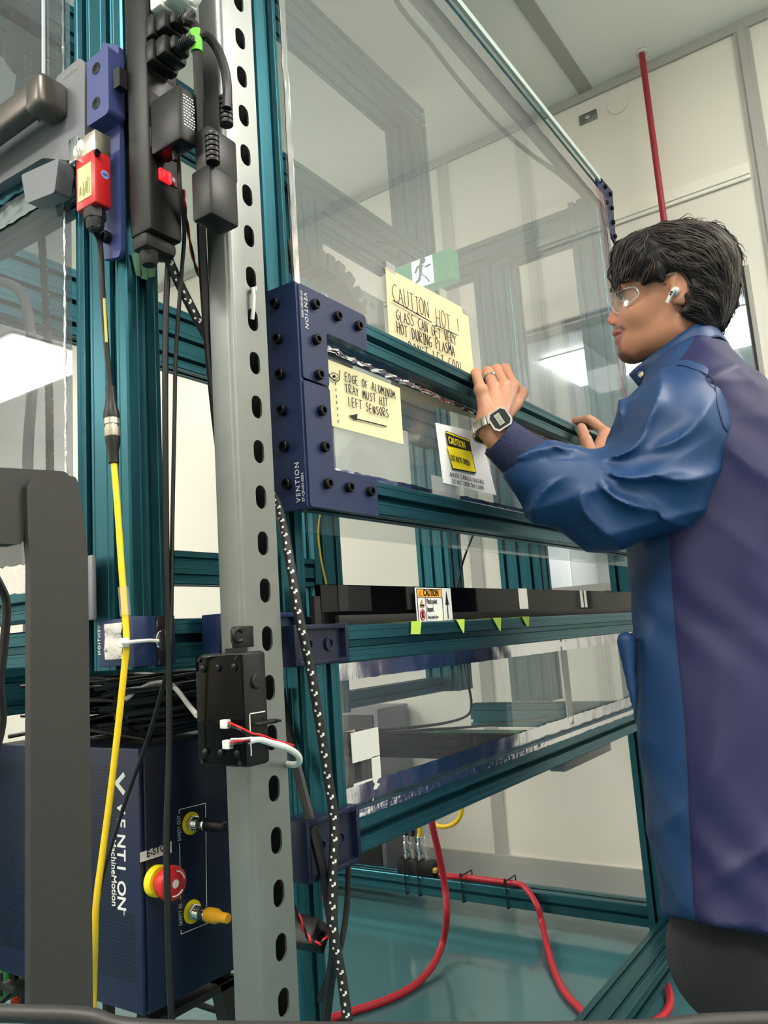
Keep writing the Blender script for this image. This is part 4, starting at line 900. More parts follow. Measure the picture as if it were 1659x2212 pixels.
for i, (m, tx, lbl) in enumerate((('black', 870, 'black air tube at the far left of the manifold'), ('black', 884, 'black air tube second from the left on the manifold'), ('yellow', 905, 'yellow air tube rising from the manifold'), ('clear', 922, 'clear air tube rising from the right end fitting of the manifold'))):
    cable('air_tube', [A([XB, fy[i], .222]), PX(tx+(8 if i < 2 else 2), 1795, XB), PX(tx, 1760, XB-.01), PX(tx-4, 1700, XB-.02)], .0075, m, lbl, 'tube', group='air tubes on the manifold')
cable('yellow_hose', [PX(930, 1775, XB-.01), PX(950, 1785, XB-.02), PX(972, 1783, XB-.02), PX(990, 1770, XB-.02), PX(998, 1745, XB-.02), PX(990, 1700, XB-.02)], .0072, 'yellow', 'yellow air hose curving under the lower sash rail', 'hose', n=12)
for i, (px, py) in enumerate(((889, 1905), (917, 1908), (1011, 1925), (1106, 1935))):
    y = PX(px, py, XB)[1]; zt2 = .152 if i < 2 else .126; hw_ = .036
    ring = rounded([(XB-hw_, .047), (XB+.034, .047), (XB+.034, zt2), (XB-hw_, zt2)], .006)
    tag(MB().tube([A([a, y, b]) for a, b in ring], .0022, 6, closed=True).box((XB-hw_-.005, y-.003, zt2-.004), (XB-hw_+.001, y+.003, zt2+.008)).build('cable_tie', M['black']),
        ['black cable tie at the left end of the manifold', 'black cable tie at the middle of the manifold', 'black cable tie around red hose and beam, nearer the manifold', 'black cable tie around red hose and beam, farther from the manifold'][i], 'cable tie')
# grey cabinet against the far wall
t_ = thing('grey_cabinet', (2.55, 2.1, 0), 'dark grey cabinet on the floor by the far wall behind the machine', 'cabinet')
ye = PX(836, 1860, 2.45)[1]
MB().box((2.45, ye, .03), (2.66, ye+.6, .62), .004).build('carcass', M['greym'], t_)
MB().box((2.445, ye+.02, .05), (2.45, ye+.58, .60), .001).build('cabinet_door', M['grey'], t_)
MB().box((2.46, ye+.01, 0), (2.65, ye+.59, .03)).build('plinth', M['black'], t_)
# ------------------------------------------------------------------ black shelf above the lower sash
bs_ = thing('black_shield', (1.3, .62, .898), 'long glossy black shield plate standing on the lower sash', 'shield')
a = PY(690, 1262, .625); b = PY(1362, 1285, .625); e = PY(678, 1288, .625)
poly_plate(MB(), [(a[0], .9), (2.03, .9), (2.03, a[2]), (a[0], a[2])], 'y', .633, .008).build('shield_plate', M['blackg'], bs_)
poly_plate(MB(), [(e[0], .9), (a[0]-.0003, .9), (a[0]-.0003, e[2]), (e[0], e[2])], 'y', .631, .006).build('end_tab', M['blackm'], bs_)
p = PY(725, 1330, .6225); MB().box((p[0], .617, .8985), (2.03, .6245, p[2]), .0005).build('base_strip', M['blackm'], bs_)
p = PY(800, 1262, .6243); MB().box((a[0]+.001, .6244, p[2]-.036), (p[0], .625, a[2]-.001)).build('reflection_patch', M['black'], bs_)  # patch paints in a grey reflection at the plate's left end
for px in (1133, 1263):
    p = PY(px, 1300, .6225); MB().box((p[0]-.020, .6238, .9145), (p[0]+.018, .6249, a[2]+.001)).build('foil_patch', M['foilc'], bs_)
    if px == 1263: MB().box((p[0]-.002, .6232, .9145), (p[0]+.002, .6238, a[2]+.001)).build('black_gap', M['ink'], bs_)
for px in (733, 880):
    p = PY(px, 1300, .6225); MB().box((p[0], .6232, .917), (p[0]+.020, .6249, a[2]-.0005)).build('black_tape', M['blackm'], bs_)
# pinch point label
q = [PY(896, 1269, .6155), PY(973, 1272, .6155), PY(988, 1338, .6155), PY(911, 1341, .6155)]
q = [p for p in q]; 
plb = thing('pinch_label', (q[3]+q[2])/2, 'small white caution label with an orange header on the black shield', 'label')
zl0, zl1 = .8990, q[0][2]; xl0, xl1 = q[0][0], q[1][0]; wl, hl = xl1-xl0, zl1-zl0
q = [A([xl0, .6155, zl1]), A([xl1, .6155, zl1]), A([xl1, .6155, zl0]), A([xl0, .6155, zl0])]
MB().box((xl0, .6155, zl0), (xl1, .6162, zl1)).build('label_sheet', M['paper'], plb)
def lp_(u, v): return A([xl0+u*wl, .6153, zl0+v*hl])
def lbox(mb, u0, v0, u1, v1, th=.0003): a, b = lp_(u0, v0), lp_(u1, v1); return mb.box((a[0], a[1]-th, a[2]), (b[0], a[1]+.0001, b[2]))
lbox(MB(), .03, .72, .73, .96).build('orange_header', M['orange'], plb)
mb = MB()
for q4 in ((.03, .95, .73, .965), (.03, .02, .04, .96), (.72, .02, .73, .96), (.03, .71, .73, .72), (.25, .02, .257, .71)): lbox(mb, *q4, th=.0005)
mb.build('label_border', M['ink'], plb)
text('header_lettering', 'CAUTION', .0135, lp_(.20, .755)+A([0, -.0006, 0]), (1, 0, 0), (0, 0, 1), 'ink', plb, bold=.0005, width=.72)
def tri(mb, u, v, s): 
    a = lp_(u, v); return mb.prism([(-s, 0), (s, 0), (0, 1.7*s)], a+A([0, -.0004, 0]), (1, 0, 0), (0, 0, 1), (0, -.0003, 0))
tri(MB(), .125, .745, .0046).build('warning_triangle', M['ink'], plb); tri(MB(), .125, .755, .0033).prism([(-.0034, .0006), (.0034, .0006), (0, .006)], lp_(.125, .75)+A([0, -.0008, 0]), (1, 0, 0), (0, 0, 1), (0, -.0002, 0)).build('warning_triangle', M['orange'], plb)
tri(MB(), .145, .42, .0062).build('warning_triangle', M['ink'], plb)
MB().prism([(-.0050, .0007), (.0050, .0007), (0, .0090)], lp_(.145, .42)+A([0, -.0008, 0]), (1, 0, 0), (0, 0, 1), (0, -.0002, 0)).build('warning_triangle', M['orange'], plb)
lbox(MB(), .10, .45, .20, .50, th=.0013).build('hand_symbol', M['ink'], plb)
c = lp_(.145, .20)+A([0, -.0006, 0]); MB().tube([c+A([.0064*math.cos(a), 0, .0075*math.sin(a)]) for a in np.linspace(0, 2*math.pi, 25)[:-1]], .0007, 6, closed=True).tube([c+A([-.0045, 0, .0052]), c+A([.0045, 0, -.0052])], .0006, 6).build('prohibition_ring', M['red'], plb)
mb = MB(); mb.box(c+A([-.0026, -.0001, -.0045]), c+A([.0026, .0003, .001]))
for i in range(4): mb.box(c+A([-.0026+.0014*i, -.0001, .001]), c+A([-.0016+.0014*i, .0003, .0048]))
mb.build('hand_symbol', M['ink'], plb)
for s_, v in (('Pinch point', .52), ('hazard.', .29), ):
    text('label_lettering', s_, .0110, lp_(.28, v)+A([0, -.0005, 0]), (1, 0, 0), (0, 0, 1), 'ink', plb, bold=.00015, width=.60)
text('label_lettering', 'Keep hands clear', .0070, lp_(.285, .08)+A([0, -.0005, 0]), (1, 0, 0), (0, 0, 1), 'ink', plb, width=.62)
a = lp_(.86, .06); mb = MB(); mb.box(a+A([-.0011, -.0004, 0]), a+A([.0011, 0, hl*.45])); mb.prism([(-.0052, 0), (.0052, 0), (0, .021)], a+A([0, 0, hl*.42]), (1, 0, 0), (0, 0, 1), (0, -.0004, 0)); mb.build('arrow_symbol', M['ink'], plb)
# lime tape flags on the lower sash rail
for i, (q, lbl) in enumerate(((((888, 1341), (910, 1341), (907, 1370), (887, 1370)), 'square lime tape flag leftmost on the lower sash rail'), (((985, 1339), (1003, 1338), (1002, 1367), (1000, 1367)), 'pointed lime tape flag second from left on the rail'), (((1064, 1336), (1082, 1335), (1081, 1363), (1079, 1363)), 'pointed lime tape flag third from left on the rail'), (((1127, 1334), (1143, 1334), (1142, 1352), (1137, 1352)), 'short lime tape flag nearest the lab coat'))):
    P = [PY(px, py, .5838) for px, py in q]; P[0][2] = P[1][2] = .8986
    mb = MB(); mb.add([p for p in P]+[p+A([0, -.0006, 0]) for p in P], [[0, 1, 2, 3], [7, 6, 5, 4], [0, 4, 5, 1], [1, 5, 6, 2], [2, 6, 7, 3], [3, 7, 4, 0]])
    mb.box((P[0][0], .5838, .8986), (P[1][0], .615, .8990)); tag(mb.build('lime_tape', M['lime']), lbl, 'tape', 'lime tape flags')
# ------------------------------------------------------------------ notes on the glass
n1 = thing('caution_note', PY(925, 780, .648), 'cream handwritten note about hot glass taped high on the large pane', 'note')
tl, tr = PY(832, 577, .647), PY(1011, 671, .647)
bl, br = A([PY(838, 740, .647)[0], .647, tl[2]-.215]), A([PY(1022, 805, .647)[0]+.004, .647, tr[2]-.215])
sheet('note_paper', [tl, tr, br, bl], 'cream', n1, curl=.003, n=10)
for a, b in ((831, 570), (995, 662)):
    p = PY(a+8, b+8, .6462); MB().box(p+A([-.006, -.0003, -.006]), p+A([.020, .0003, .010])).build('clear_tape', M['tape'], n1)
rt = nrm(tr-tl); o = PY(850, 645, .6428); mb = MB()
hand(mb, 'CAUTION', PY(849, 651, .6425), rt, (0, 0, 1), .030, .0006, .70); hand(mb, 'HOT !', PY(943, 703, .6425), rt, (0, 0, 1), .032, .0006, .70)
mb.tube([PY(849, 649, .6425), PY(932, 696, .6425)], .0008, 6); mb.tube([PY(942, 703, .6425), PY(988, 724, .6425)], .0008, 6)
hand(mb, 'GLASS CAN GET VERY', PY(857, 690, .6425), rt, (0, 0, 1), .0185, .00065, .72)
hand(mb, 'HOT DURING PLASMA', PY(858, 719, .6425), rt, (0, 0, 1), .0185, .00075, .75)
hand(mb, "DON'T LET COOL", PY(884, 760, .6425), rt, (0, 0, 1), .0185, .0007, .92)
mb.build('handwriting', M['ink'], n1)
n2 = thing('sensor_note', PY(790, 940, .600), 'cream handwritten note with an arrow about the aluminium tray', 'note')
q = [PY(707, 776, .599), PY(864, 838, .599), PY(871, 960, .599), PY(714, 919, .599)]
sheet('note_paper', q, 'cream', n2, curl=.0015, n=10)
p = PY(876, 945, .5995); MB().box(p+A([-.010, -.0003, -.012]), p+A([.006, .0003, .010])).build('clear_tape', M['tape'], n2)
rt = nrm(q[1]-q[0]); mb = MB(); yq = .5965
hand(mb, 'EDGE OF ALUMINUM', PY(746, 822, yq), rt, (0, 0, 1), .0118, .00055, .80)
hand(mb, 'TRAY MUST HIT', PY(746, 847, yq), rt, (0, 0, 1), .0118, .00055, .84)
hand(mb, 'LEFT SENSORS', PY(753, 875, yq), rt, (0, 0, 1), .0118, .00055, .84)
for k in range(7): mb.tube([PY(724.5+k*1.0, 826+k*13.5, yq), PY(725+k*1.0, 832+k*13.5, yq)], .0006, 5)
mb.tube([PY(770, 905, yq), PY(835, 921, yq)], .0008, 6)
a_, b_, c_ = PY(753, 898, yq), PY(772, 894, yq), PY(770, 908, yq); mb.add([a_, b_, c_, a_+A([0, -.0005, 0]), b_+A([0, -.0005, 0]), c_+A([0, -.0005, 0])], [[0, 1, 2], [5, 4, 3], [0, 3, 4, 1], [1, 4, 5, 2], [2, 5, 3, 0]])
mb.tube(smooth_path([PY(708, 786, yq), PY(710, 808, yq), PY(722, 822, yq), PY(733, 820, yq), PY(734, 800, yq)], 4), .0007, 5)
mb.tube(smooth_path([PY(711, 812, yq), PY(720, 805, yq), PY(731, 813, yq), PY(721, 820, yq)], 5, closed=True), .0005, 5, closed=True); mb.ball(PY(722, 813, yq), .002)
mb.build('handwriting', M['ink'], n2)
n3 = thing('caution_sheet', PY(1010, 1060, .598), 'white printed caution sheet with a black and yellow panel on the sash pane', 'sign')
q = [PY(940, 913, .598), PY(1040, 936, .598), PY(1071, 1070, .598), PY(957, 1043, .598)]
sheet('paper_sheet', q, 'paper', n3, curl=.002, n=8)
MB().box(PY(935, 1068, .5985), PY(990, 1040, .5992)).build('clear_tape', M['tape'], n3)
rt = nrm(PY(1017, 951, .598)-PY(965, 932, .598)); dn = nrm(PY(979, 1009, .598)-PY(965, 932, .598)); yq = .5945
def fill(px4, m, name, par, y): 
    P = [PY(a, b, y) for a, b in px4]; mb = MB(); n = len(P); mb.add(P+[p+A([0, .0004, 0]) for p in P], [list(range(n))[::-1], list(range(n, 2*n))]+[[i, (i+1) % n, n+(i+1) % n, n+i] for i in range(n)]); return mb.build(name, M[m], par)
fill([(963, 930), (1014, 950), (1029, 1023), (978, 1014)], 'ink', 'panel_border', n3, yq)
fill([(966, 963), (1018, 976), (1027, 1020), (979, 1011)], 'labely', 'yellow_panel', n3, yq-.0005)
fill([(964, 932), (1013, 951), (1014, 954), (965, 935)], 'labely', 'panel_edge', n3, yq-.0005)
upv = nrm(PY(966, 940, yq)-PY(979, 1011, yq))
text('panel_lettering', 'CAUTION', .0165, PY(970, 957, yq-.0008), rt, upv, 'labely', n3, bold=.0002, width=.74)
text('panel_lettering', 'DO NOT OPEN', .0135, PY(975, 994, yq-.0014), rt, upv, 'ink', n3, bold=.0001, width=.66)
text('sheet_lettering', 'ANODE CURING IS ONGOING', .0105, PY(972, 1029, yq), nrm(PY(1060, 1050, yq)-PY(972, 1029, yq)), (.05, 0, 1), 'ink', n3, width=.80)
text('sheet_lettering', 'DO NOT OPEN THE PLASMA', .0105, PY(977, 1044, yq), nrm(PY(1060, 1062, yq)-PY(977, 1044, yq)), (.05, 0, 1), 'ink', n3, width=.80)
# ------------------------------------------------------------------ exit sign and things inside the machine
xs_ = 1.90
ex = thing('exit_sign', PX(910, 600, xs_), 'green running-man exit sign glowing behind the large pane', 'sign')
ya, yb3 = PX(851, 570, xs_)[1], PX(973, 540, xs_)[1]; z1_ = PX(973, 533, xs_)[2]; z0_ = z1_-.092
MB().box((xs_, yb3, z0_), (xs_+.045, ya, z1_), .003).build('sign_body', M['signg'], ex)
y0s, y1s = PX(935, 570, xs_)[1], PX(889, 575, xs_)[1]
MB().box((xs_-.001, y0s, z0_+.003), (xs_, y1s, z1_-.003)).build('white_panel', M['signw'], ex)
def sg(u, v): return A([xs_-.0018, y1s+(y0s-y1s)*u, z0_+(z1_-z0_)*v])
mb = MB(); mb.ball(sg(.55, .88), (.001, .010, .010))
for l, r in (([(.50, .76), (.46, .60), (.44, .46)], .0125), ([(.50, .74), (.30, .70), (.18, .54)], .007), ([(.52, .74), (.70, .62), (.92, .66)], .007), ([(.44, .46), (.34, .26), (.08, .16)], .009), ([(.46, .44), (.66, .30), (.80, .10)], .009)):
    mb.tube([sg(*p) for p in l], r, 8, flat=.15)
mb.build('running_figure', mat('sign_dark_green', (0, 92, 66), .5), ex)
MB().tube([(xs_+.022, ya-.01, z1_-.002), (xs_+.022, ya-.005, 2.05), (xs_+.022, 1.256, 2.092)], .005, 8).build('hanger_rod', M['grey'], ex)
ch = thing('cable_chain', PY(700, 640, .9), 'black cable drag chain curving behind the large pane', 'cable chain')
P = smooth_path([PY(575, 540, .9), PY(630, 556, .9), PY(680, 572, .9), PY(725, 604, .9), PY(752, 648, .9), PY(760, 700, .9), PY(745, 760, .9), PY(715, 800, .9)], 12)
acc = 0; last = P[0]
for i in range(1, len(P)):
    if np.linalg.norm(P[i]-last) > .027:
        d = nrm(P[i]-last); c = (P[i]+last)/2; nn_ = np.cross(d, [0, 1, 0])
        MB().obox(c, (.0125, .028, .020), A([d, (0, 1, 0), nn_]), .003).obox(c+nn_*.001, (.006, .0285, .012), A([d, (0, 1, 0), nn_]), .002).build('chain_link', M['blackm'], ch); last = P[i]
p = PY(800, 668, 1.0)
t_ = thing('perforated_plate', p, 'pale metal plate with two holes beside the cable chain', 'plate')
MB().box(p+A([-.055, 0, -.045]), p+A([.06, .006, .040]), .002).build('plate', M['galv'], t_)
for k in (0, 1):
    MB().lathe([(.008, 0), (.008, .0006), (0, .0006)], p+A([-.02+.03*k, 0, .012]), (0, -1, 0)).build('hole', M['ink'], t_)
cable('thin_yellow_cable', [PY(700, 1080, 1.0), PY(690, 1120, 1.0), PY(688, 1160, 1.0), PY(694, 1210, 1.0), PY(704, 1258, 1.0), PY(712, 1300, 1.0)], .0018, 'yellow', 'thin yellow cable hanging in the gap beside the window post')
p = PY(992, 1272, .665)
an = thing('antenna', p, 'thin black antenna rising behind the black shield', 'antenna')
MB().lathe([(.0045, -.035), (.0045, .010), (.003, .014)], p, (0, 0, 1), 12).build('antenna_base', M['black'], an)
MB().tube(smooth_path([p, PY(994, 1240, .667), PY(1003, 1205, .67), PY(1022, 1155, .675), PY(1032, 1120, .68)], 6), .0019, 8).build('whip', M['black'], an)
cable('ceiling_cable', [PD(835, -40, 2.20), PD(868, 20, 2.28), PD(930, 95, 2.38), PD(1000, 185, 2.48), PD(1080, 275, 2.6), PD(1150, 335, 2.7), PD(1200, 370, 2.8), PD(1260, 420, 2.9)], .008, 'black', 'dark cable drooping under the ceiling behind the large pane')
# dark cross beam table inside, seen through the lower pane
tt = thing('cross_member', (1.62, 1.0, .60), 'black box beam lying across the inside of the machine behind the lower pane', 'beam')
MB().box((1.60, .76, .598), (1.66, 1.25, .656), .003).build('beam_body', M['blackg'], tt)
MB().box((1.605, .78, .656), (1.655, 1.00, .657)).build('green_reflection', mat('dull_green', (40, 110, 60), .5), tt)  # green reflection on the beam, painted as a thin strip
for yy in (.762, 1.236): MB().box((1.61, yy, .575), (1.65, yy+.012, .598)).build('mounting_tab', M['grey'], tt)
cable('tray_cable', [PY(770, 1578, .9), PY(850, 1575, .92), PY(960, 1562, .95), PY(1010, 1545, .97), PY(1018, 1520, .98), PY(1014, 1490, .98), PY(1004, 1450, 1.0), PY(998, 1410, 1.02)], .0032, 'black', 'black cable curving up above the dark cross beam behind the lower pane')
cable('tray_cable', [PY(770, 1590, .93), PY(900, 1578, .93), PY(1020, 1570, .95), PY(1110, 1560, .97), PY(1220, 1540, 1.0)], .0030, 'black', 'black cable lying straight across the dark cross beam behind the lower pane')
# door side: hose and pipes behind the left panes
braid([PX(60, 100, .70), PX(62, 200, .70), PX(70, 320, .70), PX(82, 430, .70), PX(93, 560, .70), PX(101, 700, .70), PX(106, 850, .70), PX(108, 1010, .70), PX(112, 1150, .70)], .0060, 'black and white braided hose hanging behind the left door pane')
p = PX(48, 120, .72); hg = thing('hose_hanger', p, 'dark hose guide hanging behind the upper left pane', 'hanger')
MB().lathe([(.012, .10), (.022, .05), (.030, .02), (.033, .0), (.028, -.02), (.020, -.03)], p, (0, .1, 1), 20).build('guide_bell', M['blackm'], hg)
MB().tube(smooth_path([p+A([0, .01, .09]), p+A([0, .03, .20]), p+A([.02, .02, .33]), p+A([.05, -.03, .47])], 6), .016, 12).build('guide_arm', M['blackm'], hg)
for k in range(3): MB().tube(smooth_path([p+A([0, .006*k-.006, -.02]), p+A([0, .012*k-.002, -.09]), p+A([.01, .03*k+.01, -.19])], 6), .005, 8).build('hose_end', M['blackm'], hg)
MB_ = MB().tube(smooth_path([PX(-20, 600, .68), PX(50, 640, .68), PX(70, 800, .68), PX(60, 1000, .68), PX(62, 1400, .68)], 8), .008, 10)
tag(MB_.build('grey_conduit', M['trimg']), 'pale conduit behind the lower left door pane', 'conduit')
tag(MB().tube([(-2.9, 6.33, 2.45), (2.6, 6.33, 2.45)], .03, 12).build('added_red_pipe', M['redpipe']), 'red pipe added on the back wall in place of a reflection in the left door', 'pipe')  # pipe added to stand in for a red reflection on the door pane
# ------------------------------------------------------------------ the person
DP = 1.55
_d = nrm(ray(1470, 900)); E3 = -_d; E1 = nrm(r_-_d*np.dot(r_, _d)); E2 = np.cross(E3, E1); OP = C0+DP*_d
B3 = np.stack([E1, E2, E3])
def L(px, py, c=0.0):
    d = ray(px, py); t = np.dot(OP+c*E3-C0, E3)/np.dot(d, E3); return B3 @ (C0+d*t-OP)
def Lw(P): return B3 @ (A(P, float)-OP)
def W(p): return OP + A(p) @ B3
def cap(P, a, b, ra, rb=None):
    rb = ra if rb is None else rb; a, b = A(a, float), A(b, float); ab = b-a
    t = np.clip(((P-a) @ ab)/max(ab @ ab, 1e-12), 0, 1); return np.linalg.norm(P-a-t[:, None]*ab, axis=1)-(ra+(rb-ra)*t)
def ell(P, c, r, R=None):
    q = P-A(c, float)
    if R is not None: q = q @ A(R).T
    r = A(r, float); k0 = np.linalg.norm(q/r, axis=1); k1 = np.linalg.norm(q/(r*r), axis=1); return k0*(k0-1)/np.maximum(k1, 1e-9)
def smin(a, b, k):
    h = np.clip(.5+.5*(b-a)/k, 0, 1); return b*(1-h)+a*h-k*h*(1-h)
def smax(a, b, k): return -smin(-a, -b, k)
def surfnet(f, lo, hi, h):
    lo, hi = A(lo, float), A(hi, float); n = np.ceil((hi-lo)/h).astype(int)+1
    ax = [lo[i]+h*np.arange(n[i]) for i in range(3)]
    G = np.stack(np.meshgrid(*ax, indexing='ij'), -1).reshape(-1, 3); V = np.empty(len(G))
    for s in range(0, len(G), 400000): V[s:s+400000] = f(G[s:s+400000])
    V = V.reshape(n); I = V < 0
    cnt = sum(I[i:n[0]-1+i, j:n[1]-1+j, k:n[2]-1+k].astype(int) for i in (0, 1) for j in (0, 1) for k in (0, 1))
    act = (cnt > 0) & (cnt < 8); idx = np.argwhere(act); ids = -np.ones(act.shape, int); ids[act] = np.arange(len(idx))
    acc = np.zeros((len(idx), 3)); num = np.zeros(len(idx))
    co = [(i, j, k) for i in (0, 1) for j in (0, 1) for k in (0, 1)]
    for a in range(8):
        for b in range(a+1, 8):
            if sum(abs(x-y) for x, y in zip(co[a], co[b])) != 1: continue
            va = V[tuple((idx+co[a]).T)]; vb = V[tuple((idx+co[b]).T)]; m = (va < 0) != (vb < 0)
            t = np.where(m, va/np.where(m, va-vb, 1), 0); p = A(co[a])+t[:, None]*(A(co[b])-A(co[a])); acc[m] += p[m]; num[m] += 1
    verts = lo+h*(idx+acc/num[:, None]); faces = []
    for axn in range(3):
        o = [0, 0, 0]; o[axn] = 1; m = n-A(o)
        s0 = I[:m[0], :m[1], :m[2]]; s1 = I[o[0]:, o[1]:, o[2]:]; e = np.argwhere(s0 != s1); u, v = [(1, 2), (2, 0), (0, 1)][axn]
        ok = (e[:, u] > 0) & (e[:, v] > 0) & (e[:, u] < n[u]-1) & (e[:, v] < n[v]-1); e = e[ok]
        q = []
        for du, dv in ((1, 1), (0, 1), (0, 0), (1, 0)):
            c = e.copy(); c[:, u] -= du; c[:, v] -= dv; q.append(ids[tuple(c.T)])
        q = np.stack(q, 1); flip = s0[tuple(e.T)]; q[~flip] = q[~flip][:, ::-1]; faces.append(q[(q >= 0).all(1)])
    return verts, np.concatenate(faces)
def mesh_from(name, parts, mats, parent, midx=None, vcol=None):
    """parts: list of (local verts, faces) merged into one mesh object in world space"""
    vs = []; fs = []; b = 0
    for v, f in parts: vs.append(v); fs.append(np.asarray(f)+b); b += len(v)
    v = np.concatenate(vs); f = np.concatenate(fs); w = OP + v @ B3 - A(parent['_w'])
    me = bpy.data.meshes.new(name); me.from_pydata(w.tolist(), [], f.tolist()); me.update()
    for m in mats: me.materials.append(m)
    if midx is not None: me.polygons.foreach_set('material_index', midx(v, f).astype(np.int32))
    me.polygons.foreach_set('use_smooth', [True]*len(me.polygons))
    if vcol is not None:
        at = me.attributes.new('tint', 'FLOAT_COLOR', 'POINT'); c = np.ones((len(v), 4)); c[:, :3] = vcol(v); at.data.foreach_set('color', c.ravel())
    o = bpy.data.objects.new(name, me); COL.objects.link(o); o.parent = parent; o['_w'] = list(parent['_w']); return o
def tint_nodes(m, two=None):
    """base colour from the stored surface colour, or a hard two-colour split along a sewn seam"""
    nt = m.node_tree; b = nt.nodes['Principled BSDF']; a = nt.nodes.new('ShaderNodeAttribute'); a.attribute_name = 'tint'
    if two is None: nt.links.new(a.outputs['Color'], b.inputs['Base Color']); return
    sx = nt.nodes.new('ShaderNodeSeparateColor'); gt = nt.nodes.new('ShaderNodeMath'); gt.operation = 'GREATER_THAN'; gt.inputs[1].default_value = .5
    mx = nt.nodes.new('ShaderNodeMix'); mx.data_type = 'RGBA'; mx.inputs['A'].default_value = (*lin(two[0]), 1); mx.inputs['B'].default_value = (*lin(two[1]), 1)
    nt.links.new(a.outputs['Color'], sx.inputs[0]); nt.links.new(sx.outputs[0], gt.inputs[0]); nt.links.new(gt.outputs[0], mx.inputs['Factor']); nt.links.new(mx.outputs['Result'], b.inputs['Base Color'])
def polyseg(P2, poly, closed=True):
    """distance to a polyline and inside test (even-odd)"""
    d = np.full(len(P2), 1e9); ins = np.zeros(len(P2), bool); n = len(poly)
    for i in range(n if closed else n-1):
        a, b = A(poly[i]), A(poly[(i+1) % n]); ab = b-a; t = np.clip(((P2-a) @ ab)/max(ab @ ab, 1e-12), 0, 1)
        d = np.minimum(d, np.linalg.norm(P2-a-t[:, None]*ab, axis=1))
        if closed:
            c = (a[1] > P2[:, 1]) != (b[1] > P2[:, 1]); xi = a[0]+(P2[:, 1]-a[1])*(b[0]-a[0])/(b[1]-a[1]+1e-15); ins ^= c & (P2[:, 0] < xi)
    return d, ins
M['skin'] = mat('skin', (196, 140, 112), .48, bump=.12, bscale=260, sss=.12); tint_nodes(M['skin'])
M['hair'] = mat('dark_hair', (24, 20, 19), .55, spec=.4)
M['hair2'] = mat('brown_hair', (62, 50, 43), .36, spec=.6)
M['coat'] = mat('blue_coat_fabric', (20, 59, 106), .5, bump=.06, bscale=700)
M['coatb'] = mat('navy_purple_fabric', (28, 29, 64), .6, bump=.06, bscale=700)
M['coat2'] = mat('two_tone_coat_fabric', (18, 60, 114), .55, bump=.06, bscale=700); tint_nodes(M['coat2'], ((20, 59, 106), (25, 27, 74)))
M['rib'] = mat('ribbed_navy_cuff', (28, 36, 72), .75, bump=.6, bscale=160, stretch=(1, 1, 6))
M['cord'] = mat('black_corduroy', (17, 17, 20), .8, bump=.9, bscale=130, stretch=(8, 8, .4), sheen=.1)
pr = thing('person', W(L(1600, 2000, .3))*A([1, 1, 0]), 'dark-haired person in blue lab coat and safety glasses gripping the upper sash with both hands', 'person')
# ---------------- head
k_ = .000843
def hd_sdf(P):
    S = P.copy(); S[:, 2] = np.abs(S[:, 2]); s1 = lambda px, py, c=0.0: A([*L(px, py, 0)[:2], c])
    f = ell(S, s1(1462, 605), (.098, .088, .076))
    f = smin(f, ell(S, s1(1402, 672), (.057, .082, .056)), .03)
    f = smin(f, cap(S, s1(1462, 712, .050), s1(1372, 758, .016), .016, .016), .03)
    f = smin(f, ell(S, s1(1368, 725), (.026, .045, .036)), .02)
    f = smin(f, ell(S, s1(1380, 682, .036), (.022, .020, .020)), .02)
    f = smin(f, cap(S, s1(1345, 628, 0), s1(1350, 628, .040), .0105, .010), .014)
    f = smax(f, -ell(S, s1(1337, 648, .034), (.014, .012, .016)), .012)
    f = smin(f, ell(S, s1(1360, 644, .031), (.0132, .0118, .0142)), .004)
    f = smin(f, cap(S, s1(1341, 648), s1(1324, 691), .0065, .0098), .010)
    f = smin(f, ell(S, s1(1333, 696, .0125), (.0108, .0088, .0078)), .004)
    f = smax(f, -ell(S, s1(1329, 704, .0105), (.0062, .0036, .0048)), .003)
    f = smin(f, smin(cap(S, s1(1332, 720, 0), s1(1336, 719, .016), .0085, .0078), cap(S, s1(1336, 719, .016), s1(1347, 719, .030), .0078, .0040), .003), .004)
    f = smin(f, smin(cap(S, s1(1340, 737, 0), s1(1343, 735, .015), .0095, .0085), cap(S, s1(1343, 735, .015), s1(1349, 723, .029), .0085, .0040), .003), .004)
    f = smax(f, -smin(cap(S, s1(1325, 729, 0), s1(1333, 727, .020), .0022, .0020), cap(S, s1(1333, 727, .020), s1(1347, 723, .037), .0020, .0018), .001), .002)
    f = smin(f, ell(S, s1(1359, 762), (.0185, .0165, .020)), .014)
    f = smin(f, cap(S, s1(1466, 690), s1(1520, 840), .054, .058), .03)
    # ear with a hollow and a lobe
    e = ell(S, s1(1470, 634, .0765), (.0165, .031, .0085), A([[math.cos(.25), math.sin(.25), 0], [-math.sin(.25), math.cos(.25), 0], [0, 0, 1]]))
    e = smin(e, ell(S, s1(1461, 658, .0755), (.009, .010, .007)), .006)
    e = smax(e, -ell(S, s1(1467, 631, .086), (.0085, .018, .0065)), .004)
    return smin(f, e, .006)
lo = A([*L(1300, 800)[:2], -.10]); hi = A([*L(1590, 480)[:2], .10]); lo[1] = L(1500, 850)[1]
hv, hf = surfnet(hd_sdf, lo-.004, hi+.004, .0020)
def pxy(v):
    w = OP + v @ B3 - C0; z = w @ f_; return CX+FPX*(w @ r_)/z, CY-FPX*(w @ u_)/z
